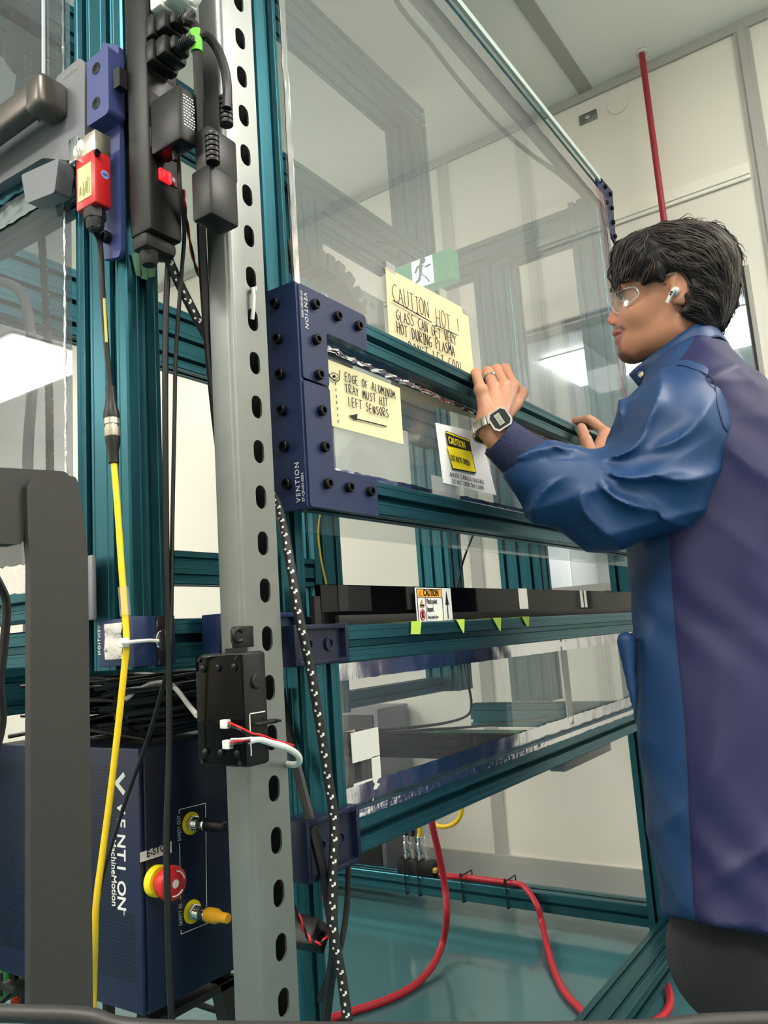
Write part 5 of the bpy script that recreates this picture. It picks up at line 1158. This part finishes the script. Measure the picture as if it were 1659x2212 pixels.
# ---------------- hands
def hand_sdf(J, wr, el, rw=.026):
    def f(P):
        d = cap(P, wr, wr+(el-wr)*.9, rw, rw*1.35)
        for name, (m, p, q, t, r) in J.items():
            if name == 'thumb':
                d = smin(d, smin(cap(P, m, p, r*1.35, r*1.12), smin(cap(P, p, q, r*1.08, r), cap(P, q, t, r*1.02, r*.88), .003), .006), .009)
            else:
                d = smin(d, cap(P, wr+(m-wr)*.12, m, .0165, r*1.18), .016)
        for name, (m, p, q, t, r) in J.items():
            if name != 'thumb':
                d = smin(d, np.linalg.norm(P-m-A([0, 0, .0035]), axis=1)-r*1.32, .006)
                g = smin(cap(P, m, p, r*1.12, r*.98), smin(cap(P, p, q, r*1.0, r*.88), cap(P, q, t, r*.88, r*.76), .002), .003)
                g = smin(g, np.linalg.norm(P-p, axis=1)-r*1.05, .003)
                d = smin(d, g, .004)
        return d
    return f
def YL(px, py, y): return Lw(PY(px, py, y))
def below(px, py, y, z):
    p = PY(px, py, y); return Lw((p[0], y, z))
JL = {'little': (YL(1039, 842, .551), YL(1028, 807, .580), below(1027, 801, .630, 1.318), below(1034, 805, .645, 1.292), .0083),
      'ring': (YL(1066, 838, .554), YL(1054, 804, .582), below(1050, 797, .634, 1.322), below(1052, 803, .648, 1.290), .0092),
      'middle': (YL(1088, 834, .557), YL(1073, 799, .585), below(1068, 793, .636, 1.324), below(1070, 800, .650, 1.288), .0095),
      'index': (YL(1108, 834, .560), YL(1092, 797, .588), below(1086, 792, .636, 1.322), below(1088, 800, .650, 1.290), .0092),
      'thumb': (YL(1082, 905, .550), YL(1114, 872, .553), YL(1129, 850, .560), YL(1118, 838, .571), .0098)}
wrL = YL(1062, 922, .540); elL = L(1190, 1050, .285)
fL = hand_sdf(JL, wrL, wrL+(elL-wrL)*.75)
ptsL = np.stack([p for v in JL.values() for p in v[:4]]+[wrL, wrL+(elL-wrL)*.75]); 
lv, lf = surfnet(fL, ptsL.min(0)-.03, ptsL.max(0)+.03, .0019)
dx = lambda p, k: p+B3 @ A([k, 0, 0])
ix = (YL(1306, 934, .556), YL(1272, 906, .590), YL(1243, 908, .634), below(1240, 915, .648, 1.292), .0096)
JR = {'index': ix, 'middle': tuple(dx(p, .021) for p in ix[:4])+(.0098,), 'ring': tuple(dx(p, .042) for p in ix[:4])+(.0092,), 'little': tuple(dx(p, .060)+A([0, -.006, 0]) for p in ix[:4])+(.0082,),
      'thumb': (YL(1276, 980, .546), YL(1266, 953, .556), YL(1259, 935, .565), YL(1256, 924, .571), .0115)}
wrR = YL(1276, 1010, .540)+B3 @ A([.02, 0, 0]); elR = L(1420, 1080, -.24)
fR = hand_sdf(JR, wrR, wrR+(elR-wrR)*.5)
ptsR = np.stack([p for v in JR.values() for p in v[:4]]+[wrR, wrR+(elR-wrR)*.5])
rv, rf = surfnet(fR, ptsR.min(0)-.03, ptsR.max(0)+.03, .0022)
# ---------------- coat torso
def cc(py): return .24*(L(1480, 800)[1]-L(1480, py)[1])
FR = [(700, 1470), (760, 1420), (800, 1395), (850, 1378), (900, 1370), (1000, 1362), (1100, 1352), (1165, 1347), (1250, 1357), (1330, 1362), (1450, 1366), (1560, 1373), (1640, 1381), (1790, 1396), (1940, 1421), (2010, 1436)]
BK = [(700, 1540), (718, 1552), (768, 1594), (815, 1638), (850, 1662), (900, 1695), (1000, 1735), (1200, 1768), (1500, 1795), (1800, 1815), (2010, 1835)]
HC = [(700, .062), (735, .085), (760, .125), (790, .165), (830, .190), (900, .195), (1100, .185), (1300, .180), (1600, .195), (2010, .215)]
pys = np.arange(700, 2021, 10.0)
fa = A([L(np.interp(p, *zip(*FR)), p, cc(p)) for p in pys]); ba = A([L(np.interp(p, *zip(*BK)), p, cc(p)) for p in pys]); hc = np.interp(pys, *zip(*HC)); ccs = A([cc(p) for p in pys])
tb = (fa[:, 1]+ba[:, 1])/2; o_ = np.argsort(tb); TB, FA, BA, HH, CS = tb[o_], fa[o_, 0], ba[o_, 0], hc[o_], ccs[o_]
_h0, _h1 = L(1436, 1985, cc(1985)), L(1545, 1997, cc(1990)+.19); hemk = (_h1[1]-_h0[1])/(_h1[2]-_h0[2]); hemb = min(_h0[1], _h1[1])
def folds(P):
    a, b, c = P[:, 0], P[:, 1], P[:, 2]
    t = a*9+b*19+.7*np.sin(b*11+c*6)+.5*np.sin(a*23-c*9)
    t2 = a*26-b*12+1.1*np.sin(b*17+1.3)+c*14
    return .0085*(1-np.abs(np.sin(t)))**1.7*(.5+.5*np.sin(b*5+a*4))+.0050*(1-np.abs(np.sin(t2*.8)))**2*(.5+.5*np.sin(b*9+a*7))+.0012*np.sin(a*60+b*35+3*np.sin(b*20))
def torso(P, wr=True):
    b = P[:, 1]; a0, a1, h, c0 = (np.interp(b, TB, q) for q in (FA, BA, HH, CS))
    ac = (a0+a1)/2; ra = (a1-a0)/2; q = np.stack([(P[:, 0]-ac)/ra, (P[:, 2]-c0)/h], 1); n = (np.abs(q)**2.3).sum(1)**(1/2.3)
    d = (n-1)*np.minimum(ra, h)
    top = L(1520, 712)[1]; d = smax(d, b-top, .02); d = smax(d, _h0[1]+hemk*(P[:, 2]-_h0[2])-b, .004)
    if wr: d = d-folds(P)+.003
    # patch pocket on the front
    pk = smin(cap(P, L(1352, 1384, cc(1385)+.10), L(1373, 1550, cc(1550)+.10), .015, .003), cap(P, L(1356, 1384, cc(1385)+.05), L(1373, 1550, cc(1550)+.05), .013, .003), .03); d = smin(d, pk, .010)
    return d
tlo = A([FA.min()-.05, hemb-.06, -.24]); thi = A([BA.max()+.03, L(1520, 700)[1], .56])
tv, tf = surfnet(torso, tlo, thi, .0062)
SEAM = [(700, 1505), (736, 1498), (786, 1462), (800, 1470), (950, 1465), (1095, 1441), (1250, 1450), (1400, 1463), (1560, 1480), (1700, 1486), (1960, 1498), (2100, 1510)]
def tcol(v):
    x, y = pxy(v); s = np.interp(y, *zip(*SEAM)); mid = np.interp(v[:, 1], TB, CS)
    far = (v[:, 0]-np.interp(v[:, 1], TB, (FA*.55+BA*.45)))/.000843; d = np.where(v[:, 2] > mid, x-s, far)
    return np.repeat(np.clip(.5+d[:, None]/120, 0, 1), 3, 1)
lc = mesh_from('lab_coat', [(tv, tf)], [M['coat2']], pr, None, tcol); lc['label'] = 'blue lab coat with a darker navy back panel'
# ---------------- sleeves
FANC = L(1262, 1003, .30); FAN2 = L(1330, 992, .30)
def fan(P):
    q = P[:, :2]-FANC[:2]; r = np.linalg.norm(q, axis=1); th = np.arctan2(q[:, 1], q[:, 0]); w = np.exp(-((r-.075)/.055)**2)
    g1 = ((1-np.abs(np.sin(th*4.4+.7*np.sin(r*34)+.9*np.sin(th*2.3+1)+.3)))**1.5-.28)*.019*w*np.clip((2.75-np.abs(th))/.35, 0, 1)*np.clip((r-.022)/.03, 0, 1)
    q = P[:, :2]-FAN2[:2]; r = np.linalg.norm(q, axis=1); th = np.arctan2(q[:, 1], q[:, 0]); w2 = np.exp(-((r-.10)/.06)**2)*(th > -.9)
    g2 = ((1-np.abs(np.sin(th*4.8+.9+.8*np.sin(r*24))))**1.5-.28)*.013*w2*np.clip((r-.03)/.04, 0, 1)
    g3 = .0055*(1-np.abs(np.sin(P[:, 0]*16-P[:, 1]*24+.9*np.sin(P[:, 1]*22)+P[:, 2]*9)))**2
    return g1+g2+g3
def sleeveL(P):
    d = cap(P, L(1497, 868, .140), L(1452, 940, .172), .066, .085)
    d = smin(d, cap(P, L(1452, 940, .172), L(1420, 1035, .205), .085, .078), .03)
    d = smin(d, cap(P, L(1404, 880, .12), L(1390, 985, .16), .036, .048), .04)
    d = smin(d, cap(P, L(1420, 1040, .215), L(1300, 1082, .245), .080, .074), .03)
    d = smin(d, cap(P, L(1300, 1082, .245), L(1200, 1050, .275), .074, .058), .03)
    d = smin(d, cap(P, L(1200, 1050, .275), L(1150, 1018, .295), .058, .042), .025)
    return d-fan(P)
slo = np.minimum.reduce([L(1090, 1180, .2), L(1090, 1180, .36)])-.02; shi = np.maximum.reduce([L(1590, 780, .0), L(1590, 780, .35)])+.02; slo[2] = 0; shi[2] = .37
sv, sf = surfnet(sleeveL, slo, shi, .0036)
mesh_from('sleeve', [(sv, sf)], [M['coat']], pr)
def sleeveR(P):
    d = cap(P, L(1510, 850, -.17), L(1440, 1010, -.22), .075, .07); e = wrR+(elR-wrR)*.42
    return smin(d, cap(P, L(1440, 1010, -.22), e, .068, .045), .03)
q = np.stack([L(1510, 850, -.17), L(1440, 1010, -.22), wrR, elR]); v2, f2 = surfnet(sleeveR, q.min(0)-.09, q.max(0)+.09, .007); mesh_from('sleeve', [(v2, f2)], [M['coat']], pr)
# ribbed cuff
cA, cB = YL(1064, 940, .532)+A([.004, 0, -.006]), L(1160, 1012, .290)
def cuff(P):
    d = cap(P, cA, cB, .0335, .044); t = (P-cA) @ nrm(cB-cA)
    ang = np.arctan2((P-cA) @ np.cross(nrm(cB-cA), [0, 0, 1]), (P-cA) @ np.cross(np.cross(nrm(cB-cA), [0, 0, 1]), nrm(cB-cA)))
    d = d-.0007*np.sin(ang*46); d = smax(d, -t+.004, .004)
    return smax(d, -cap(P, cA-nrm(cB-cA)*.05, cA+nrm(cB-cA)*.012, .029, .029), .002)
q = np.stack([cA, cB]); v2, f2 = surfnet(cuff, q.min(0)-.05, q.max(0)+.05, .0022); mesh_from('cuff', [(v2, f2)], [M['rib']], pr)
# collar: a standing band, near side then round the neck
TOPL = [(1357, 808, .012), (1374, 792, .034), (1394, 777, .054), (1440, 742, .078), (1497, 703, .076), (1530, 696, .058), (1550, 704, .032), (1557, 714, .0)]
BOTL = [(1378, 834, .014), (1392, 824, .040), (1412, 812, .066), (1452, 788, .098), (1505, 750, .098), (1548, 728, .076), (1568, 736, .044), (1576, 744, .0)]
tp_ = [L(*p) for p in TOPL]; bt_ = [L(*p) for p in BOTL]
tp_ = tp_+[p*A([1, 1, -1]) for p in tp_[-2::-1]]; bt_ = bt_+[p*A([1, 1, -1]) for p in bt_[-2::-1]]
T1, B1 = A(smooth_path(tp_, 5)), A(smooth_path(bt_, 5)); n = len(T1); ctr = (T1.mean(0)+B1.mean(0))/2
rows = [B1*(1-s)+T1*s for s in np.linspace(0, 1, 6)]; inn = []
for R_ in rows[::-1]:
    u = ctr-R_; u[:, 1] = 0; u /= np.linalg.norm(u, axis=1)[:, None]+1e-9; inn.append(R_+u*.0035)
rows = rows+inn; V_ = np.concatenate(rows); m = len(rows)
F_ = [[i*n+j, i*n+j+1, ((i+1) % m)*n+j+1, ((i+1) % m)*n+j] for i in range(m) for j in range(n-1)]
mesh_from('collar', [(V_, A(F_))], [M['coat']], pr)
MB().lathe([(.0055, 0), (.0058, .0012), (.0045, .002), (.0035, .0008), (0, .0008)], W(L(1385, 809, .042)), E3*.8-E1*.5, 18).build('snap_button', M['chrome'], pr)
# side seam and armhole piping
def hit(px, py, f, c0=.62):
    d = nrm(ray(px, py)); p = Lw(C0+d*(DP-.75)); dl = B3 @ d
    for _ in range(90):
        s = float(f(p[None])[0])
        if s < .0004: break
        p = p+dl*max(s*.6, .0004)
    return p
alls = lambda P: np.minimum(torso(P), sleeveL(P))
pth = [W(hit(px, py, alls))-nrm(ray(px, py))*.0003 for px, py in [(np.interp(y, *zip(*SEAM)), y) for y in np.arange(1135, 1975, 18)]]
MB().tube(pth, .0011, 5).build('side_seam', M['coatb'], pr)
pth = [W(hit(px, py, alls))-nrm(ray(px, py))*.0003 for px, py in ((1462, 788), (1478, 790), (1493, 795), (1517, 804), (1540, 820), (1546, 843), (1549, 868), (1555, 893), (1563, 920), (1572, 934))]
MB().tube(smooth_path(pth, 5), .0010, 5).build('armhole_seam', M['coatb'], pr)
# ---------------- trousers and shoes
knee = L(1578, 2070, cc(2050)+.06); kw = W(knee); back = E1*A([1, 1, 0]); back = nrm(back); hipw = W(L(1610, 1750, cc(1750)+.06))
ank = A([kw[0]+back[0]*.24, kw[1]+back[1]*.24, .09]); side = -nrm(E3*A([1, 1, 0]))
def legs(P):
    d = None
    for s in (0.0, .19):
        o = B3 @ (side*s); g = smin(cap(P, Lw(hipw)+o, knee+o, .100, .083), cap(P, knee+o, Lw(ank)+o, .083, .068), .03)
        d = g if d is None else smin(d, g, .01)
    d = d-.003*np.sin(P[:, 1]*38+P[:, 0]*22+2*np.sin(P[:, 0]*18))
    w = (OP + P @ B3)[:, 2]; return smax(d, .075-w, .01)
q = np.stack([Lw(hipw), knee, Lw(ank), Lw(hipw)+B3 @ (side*.19), knee+B3 @ (side*.19), Lw(ank)+B3 @ (side*.19)])
v2, f2 = surfnet(legs, q.min(0)-.12, q.max(0)+.12, .0085); mesh_from('trousers', [(v2, f2)], [M['cord']], pr)
fwd = -back
for s in (0.0, .19):
    a0 = A([ank[0], ank[1], .045])+side*s-back*.0
    def shoe(P): 
        d = smin(cap(P, Lw(a0+back*.05), Lw(a0+fwd*.10), .042, .040), cap(P, Lw(a0+A([0, 0, .04])), Lw(a0+A([0, 0, .06])), .045), .03)
        return smax(d, .002-(OP+P @ B3)[:, 2], .004)
    q = np.stack([Lw(a0+back*.1), Lw(a0+fwd*.15), Lw(a0+A([0, 0, .1]))]); v2, f2 = surfnet(shoe, q.min(0)-.07, q.max(0)+.07, .008); mesh_from('shoe', [(v2, f2)], [M['blackm']], pr)
# body under the clothes, one mesh with head and hands
def core(P):
    d = cap(P, L(1510, 860, .02), L(1560, 1500, cc(1500)), .060, .12)
    for s in (1, -1): d = smin(d, cap(P, L(1500, 890, .13*s), L(1425, 1020, .21*s), .042, .042), .03)
    for s in (0.0, .19): d = smin(d, smin(cap(P, Lw(hipw)+B3 @ (side*s), knee+B3 @ (side*s), .075, .055), cap(P, knee+B3 @ (side*s), Lw(ank)+B3 @ (side*s), .052, .04), .02), .03)
    d = smin(d, cap(P, L(1415, 1045, .215), L(1290, 1078, .245), .042, .040), .02); d = smin(d, cap(P, L(1290, 1078, .245), wrL+(elL-wrL)*.6, .038, .030), .02)
    return smin(d, cap(P, L(1425, 1020, -.21), wrR+(elR-wrR)*.5, .04, .035), .02)
cv, cf = surfnet(core, A([-.35, Lw(ank)[1]-.08, -.42]), A([.42, L(1535, 780)[1]+.02, .62]), .013)
def bcol(v):
    x, y = pxy(v); P2 = np.stack([x, y], 1); base = A(lin((196, 140, 112))); c = np.repeat(base[None], len(v), 0)
    hd = (y < 800) & (y > 470) & (x > 1300); n = .5+.5*np.sin(v[:, 0]*900+2*np.sin(v[:, 1]*700))*np.sin(v[:, 1]*820+v[:, 2]*600)
    def blend(poly, rgb, soft, amt, cmax=.06):
        m = hd & (np.abs(v[:, 2]) < cmax); q = P2[m]; d, ins = polyseg(q, poly); w = np.clip(.5+np.where(ins, d, -d)/soft, 0, 1)*amt
        c[m] = c[m]*(1-w[:, None])+A(lin(rgb))*w[:, None]
    blend([(1300, 680), (1322, 672), (1340, 690), (1340, 706), (1300, 706)], (206, 134, 112), 16, .8)
    blend([(1322, 714), (1330, 704), (1343, 702), (1352, 710), (1348, 716), (1336, 713)], (72, 54, 46), 7, .9)
    blend([(1316, 722), (1326, 714), (1335, 713), (1347, 721), (1343, 731), (1340, 745), (1331, 748), (1322, 738), (1322, 730)], (156, 88, 88), 3, .95)
    blend([(1333, 748), (1342, 746), (1342, 756), (1336, 757)], (84, 62, 52), 6, .8)
    blend([(1328, 766), (1340, 757), (1352, 760), (1366, 768), (1376, 786), (1350, 795), (1330, 790)], (56, 43, 38), 12, .9)
    blend([(1345, 742), (1400, 735), (1450, 720), (1440, 760), (1400, 790), (1360, 785)], (164, 118, 94), 30, .55, .09)
    blend([(1340, 620), (1362, 620), (1366, 650), (1342, 656)], (150, 102, 82), 14, .6)
    return c
bd = mesh_from('body', [(hv, hf), (lv, lf), (rv, rf), (cv, cf)], [M['skin']], pr, None, bcol)
# eyes
for s in (1, -1):
    p = A([*L(1357, 648)[:2], .031*s]); MB().ball(W(p), .0122, 18).build('eye', mat('eye_white', (205, 200, 195), .2), pr)
    q = p+A([-.0078, -.001, .0055*s]); MB().ball(W(q), .0046, 14).build('iris', mat('dark_iris', (30, 20, 16), .1), pr)
mb = MB()
for s in (1, -1): mb.tube(smooth_path([W(A([*L(x, y)[:2], c*s])) for x, y, c in ((1341, 644, .034), (1345, 640, .0395), (1352, 640, .0425), (1360, 644, .0435))], 4), .0009, 6)
mb.build('eyelashes', M['hair'], pr)
mb = MB()
for s in (1, -1): mb.tube([W(A([*L(x, y)[:2], c*s])) for x, y, c in ((1334, 625, .014), (1337, 622, .026), (1346, 622, .040), (1356, 625, .049))], [.002, .0035, .0034, .0015], 8)
mb.build('eyebrows', M['hair'], pr)
# ---------------- hair
HP = [(1327, 622), (1325, 590), (1323, 556), (1328, 534), (1345, 520), (1366, 508), (1395, 495), (1421, 486), (1450, 480), (1478, 478), (1510, 480), (1544, 487), (1568, 503), (1583, 520), (1594, 536), (1602, 556), (1602, 595), (1596, 640), (1583, 680), (1568, 704), (1553, 720), (1535, 706), (1505, 702), (1482, 695), (1472, 680), (1478, 660), (1488, 640), (1489, 620), (1482, 605), (1466, 598), (1452, 603), (1443, 612), (1433, 624), (1415, 620), (1400, 624), (1388, 611), (1372, 614), (1355, 620), (1344, 606), (1338, 596), (1333, 606)]
HO = [(1322, 640), (1323, 556), (1328, 534), (1345, 520), (1366, 508), (1395, 495), (1421, 486), (1450, 480), (1478, 478), (1510, 480), (1544, 487), (1568, 503), (1583, 520), (1594, 536), (1602, 556), (1602, 595), (1596, 640), (1583, 680), (1568, 704), (1555, 724), (1540, 790), (1400, 790), (1330, 790)]
HP2 = [L(*p)[:2] for p in smooth_path([A(p) for p in HP], 3, True)]; HO2 = [L(*p)[:2] for p in HO]
def hairf(P):
    d, ins = polyseg(P[:, :2], HO2); d = np.where(ins, d, -d); t = np.clip(d/.085, 0, 1); h = .090*np.sqrt(np.clip(1-(1-t)**2, 0, 1))
    d2, in2 = polyseg(P[:, :2], HP2); s2 = np.where(in2, -d2, d2)
    wv = .0016*np.sin(P[:, 0]*170+P[:, 1]*120+2.5*np.sin(P[:, 1]*60))+.0014*np.sin(P[:, 0]*90-P[:, 1]*210+P[:, 2]*50)
    return smax(np.where(d > -.002, np.abs(P[:, 2])-h, .004-d), s2, .010)*.8+wv
lo = A([*L(1310, 740)[:2], -.10]); hi = A([*L(1615, 465)[:2], .10])
qv, qf = surfnet(hairf, lo, hi, .0032)
rs = np.random.RandomState(21)
ctr_ = qv[qf].mean(1); nsel = rs.choice(len(ctr_), min(3000, len(ctr_)), replace=False); S = ctr_[nsel]; S = S[(S[:, 2] > -.05)]
def grad(P, e=.0015):
    g = np.stack([hairf(P+e*np.eye(3)[i])-hairf(P-e*np.eye(3)[i]) for i in range(3)], 1); return g/(np.linalg.norm(g, axis=1)[:, None]+1e-9)
path = [S.copy()]; ph = rs.rand(len(S))*6.28; cur = S.copy()
crown = L(1520, 500); part = L(1425, 540)
for i in range(11):
    x, y = pxy(cur); w = 1/(1+np.exp((x-1415-.35*(y-560))/14))
    wb = 1/(1+np.exp(-(x-1555)/16))
    dl = np.stack([-.50-.25*np.sin(i*.5+ph*.2), -.80*np.ones(len(S)), np.zeros(len(S))], 1); dr = np.stack([.86*np.ones(len(S)), -.42-.25*np.sin(ph), np.zeros(len(S))], 1); db = np.stack([.18*np.ones(len(S)), -.95*np.ones(len(S)), np.zeros(len(S))], 1)
    dd = w[:, None]*dl+(1-w)[:, None]*((1-wb)[:, None]*dr+wb[:, None]*db)
    dd[:, 0] += .30*np.sin(i*.75+ph); dd[:, 1] += .18*np.cos(i*.75+ph)
    g = grad(cur); dd -= g*(dd*g).sum(1)[:, None]; dd /= np.linalg.norm(dd, axis=1)[:, None]+1e-9
    cur = cur+dd*.0062; g = grad(cur); cur = cur-g*(hairf(cur)-.0010-.0022*math.sin(min(i/10, 1)*3.1))[:, None]*.9; path.append(cur.copy())
path = np.stack(path, 1)
for _ in range(3): path[:, 1:-1] = .25*path[:, :-2]+.5*path[:, 1:-1]+.25*path[:, 2:]
_sg = np.diff(path, axis=1); _sg /= np.linalg.norm(_sg, axis=2)[..., None]+1e-9; kink = (_sg[:, 1:]*_sg[:, :-1]).sum(2).min(1) < .72
hp_v = []; hp_f = []; hm = []; base = 0; K = 4; Nn = path.shape[1]
for s in range(len(S)):
    P = path[s]
    if kink[s] or not np.isfinite(P).all() or np.linalg.norm(P[-1]-P[0]) > .12: continue
    T = np.gradient(P, axis=0); T /= np.linalg.norm(T, axis=1)[:, None]+1e-9; a = np.cross(T, [.1, .2, 1.0]); a /= np.linalg.norm(a, axis=1)[:, None]+1e-9; b = np.cross(T, a)
    rr = .00095*np.sin(np.linspace(.25, 3.05, Nn))*rs.uniform(.6, 1.25)
    for j in range(Nn):
        for k in range(K): th = 2*math.pi*k/K; hp_v.append(P[j]+rr[j]*(math.cos(th)*a[j]+math.sin(th)*b[j]))
    m_ = int(rs.rand() < .45)
    for j in range(Nn-1):
        for k in range(K): hp_f.append([base+j*K+k, base+j*K+(k+1) % K, base+(j+1)*K+(k+1) % K, base+(j+1)*K+k]); hm.append(m_)
    base += Nn*K
# loose wisps over the forehead, crown and chin
def wisp(pts, r=.0006):
    global base
    P = A(smooth_path([A(L(*p)) for p in pts], 5)); mb = MB().tube(P, list(r*np.sin(np.linspace(.5, 3.0, len(P)))), K); 
    hp_v.extend([A(v) for v in mb.v]); hp_f.extend([[base+i for i in f] for f in mb.f if len(f) == 4]); hm.extend([0]*sum(len(f) == 4 for f in mb.f)); base += len(mb.v)
for i in range(26):
    x = 1330+rs.rand()*16; wisp([(x, 540+rs.rand()*30, .01+.05*rs.rand()), (x-6+rs.rand()*6, 590, .02+.04*rs.rand()), (x-4+10*rs.rand(), 615+rs.rand()*10, .02+.04*rs.rand()), (x-10+22*rs.rand(), 632+rs.rand()*18, .02+.03*rs.rand())], .0008)
for i in range(18):
    x = 1350+rs.rand()*220; y = np.interp(x, [1330, 1366, 1421, 1478, 1544, 1583, 1600], [530, 510, 487, 480, 488, 520, 550]); wisp([(x, y+10, .0), (x+6, y-4, .01), (x+18, y-8-5*rs.rand(), .01), (x+30, y-2, .0)], .0004)
for i in range(16):
    x = 1338+rs.rand()*22; wisp([(x+4, 764+rs.rand()*8, .004), (x+2, 772+rs.rand()*6, .006), (x+4, 780+rs.rand()*6, .004)], .0005)
for i in range(20):
    x = 1540+rs.rand()*30; wisp([(x, 680, .02+.03*rs.rand()), (x-2, 706, .02+.02*rs.rand()), (x-8+6*rs.rand(), 724+rs.rand()*8, .02)], .0009)
nq = len(qf)
hr = mesh_from('hair', [(qv, qf), (A(hp_v), A(hp_f))], [M['hair'], M['hair2']], pr, lambda v, f: np.concatenate([np.zeros(nq, int), A(hm, int)]))
# ---------------- glasses, earbud, watch, ring
gl = MB(); O2 = [(1319, 656, .010), (1326, 640, .022), (1340, 628, .044), (1368, 620, .063), (1378, 628, .069), (1379, 638, .069), (1360, 656, .060), (1339, 676, .034), (1326, 672, .014)]
pp = [L(*p) for p in O2]; nl = len(pp)
for s in (1, -1):
    q = [W(p*A([1, 1, s])) for p in pp]; c_ = sum(q)/nl+E1*-.004; gl.add(q+[c_], [[i, (i+1) % nl, nl] for i in range(nl)])
sg_ = gl.build('safety_glasses', M['clear'], pr)
gr = MB()
for s in (1, -1):
    q = smooth_path([W(p*A([1, 1, s])) for p in pp], 4, True); gr.tube(q, .0009, 6, closed=True)
gr.tube([W(L(1320, 652, .012)), W(L(1318, 655, 0)), W(L(1320, 652, -.012))], .0014, 6)
gr.build('lens_rim', mat('clear_rim', (205, 205, 205), .15, spec=.8), sg_)
for s in (1, -1): MB().tube([W(A([*L(1376, 626)[:2], .070*s])), W(A([*L(1420, 617)[:2], .079*s])), W(A([*L(1462, 606)[:2], .084*s]))], .0016, 8).build('temple_arm', M['clear'], sg_)
eb = MB(); eb.ball(W(L(1459, 629, .083)), (.0085, .0085, .0075), 16); eb.tube([W(L(1457, 626, .089)), W(L(1451, 633, .0905)), W(L(1441, 654, .0895))], [.0052, .0038, .0034], 14)
eb = eb.build('earbud', M['white'], pr); MB().ball(W(L(1450.5, 631, .0938)), .0022, 10).ball(W(L(1448.5, 636, .0934)), .0019, 10).build('sensor_window', M['ink'], eb)
arm = nrm(cB-wrL); wc = wrL+(cA-wrL)*.15
dir2 = lambda x, y: nrm(A([x, -y, 0.]))
nn_ = nrm(A([.12, .22, 1.0])); uu = nrm(dir2(.81, -.58)-nn_*np.dot(dir2(.81, -.58), nn_)); vv = np.cross(nn_, uu)
wf = L(1081, 905, 0); wf = Lw(PY(1081, 905, .540)); wf = wf + 0
rim = np.linalg.norm
Rw = np.stack([uu @ B3, vv @ B3, nn_ @ B3])
fc = Lw(PY(1080, 905, .512)); 
wt = MB(); s8 = [(-.0165, -.010), (-.011, -.0165), (.011, -.0165), (.0165, -.010), (.0165, .010), (.011, .0165), (-.011, .0165), (-.0165, .010)]
def wpt(u, v, n): return W(fc+uu*u+vv*v+nn_*n)
wt.prism(s8, wpt(0, 0, -.006), uu @ B3, vv @ B3, (nn_ @ B3)*.007)
wt = wt.build('wrist_watch', M['chrome'], pr); wt['label'] = 'square silver digital watch'
MB().prism([(a*.84, b*.84) for a, b in s8], wpt(0, 0, .0011), uu @ B3, vv @ B3, (nn_ @ B3)*.0004).build('watch_face', M['ink'], wt)
MB().prism([(-.0045, -.0095), (.0045, -.0095), (.0045, .0095), (-.0045, .0095)], wpt(-.001, 0, .0016), uu @ B3, vv @ B3, (nn_ @ B3)*.0003).build('watch_display', mat('lcd', (186, 190, 172), .4), wt)
mb = MB()
for k, v in enumerate((-.0065, -.003, .0018, .0055)):
    for (u, w_, hu, hv) in ((-.0022, 0, .0002, .0011), (.0000, 0, .0002, .0011), (.0022, 0, .0002, .0011), (-.0011, -.0011, .001, .0002), (.0011, .0011, .001, .0002)): mb.prism([(u-hu, v+w_-hv), (u+hu, v+w_-hv), (u+hu, v+w_+hv), (u-hu, v+w_+hv)], wpt(-.001, 0, .0020), uu @ B3, vv @ B3, (nn_ @ B3)*.0002)
mb.build('watch_digits', M['ink'], wt)
# band: links round the wrist
bw = wrL+(cA-wrL)*.25; cen = bw; ax_ = nrm(wrL-cA+A([0, .012, 0])); ua = nrm(nn_-ax_*np.dot(nn_, ax_)); ub = np.cross(ax_, ua)
mb = MB()
for k in range(22):
    th = 2*math.pi*k/22; p = cen+ua*.0292*math.cos(th)+ub*.0325*math.sin(th); t_ = nrm(-ua*.0292*math.sin(th)+ub*.0325*math.cos(th)); n_ = np.cross(t_, ax_)
    mb.obox(W(p), (.0040, .0082, .0014), np.stack([t_ @ B3, ax_ @ B3, n_ @ B3]), .0006)
mb.build('watch_band', M['steel'], wt)
rg = JL['ring']; m0 = rg[0]*.42+rg[1]*.58; t_ = nrm(rg[1]-rg[0]); a_ = nrm(np.cross(t_, [0, 0, 1])); b_ = np.cross(t_, a_)
MB().tube([W(m0+.0108*(math.cos(x)*a_+math.sin(x)*b_)) for x in np.linspace(0, 2*math.pi, 25)[:-1]], .0019, 8, closed=True).build('finger_ring', M['chrome'], pr)
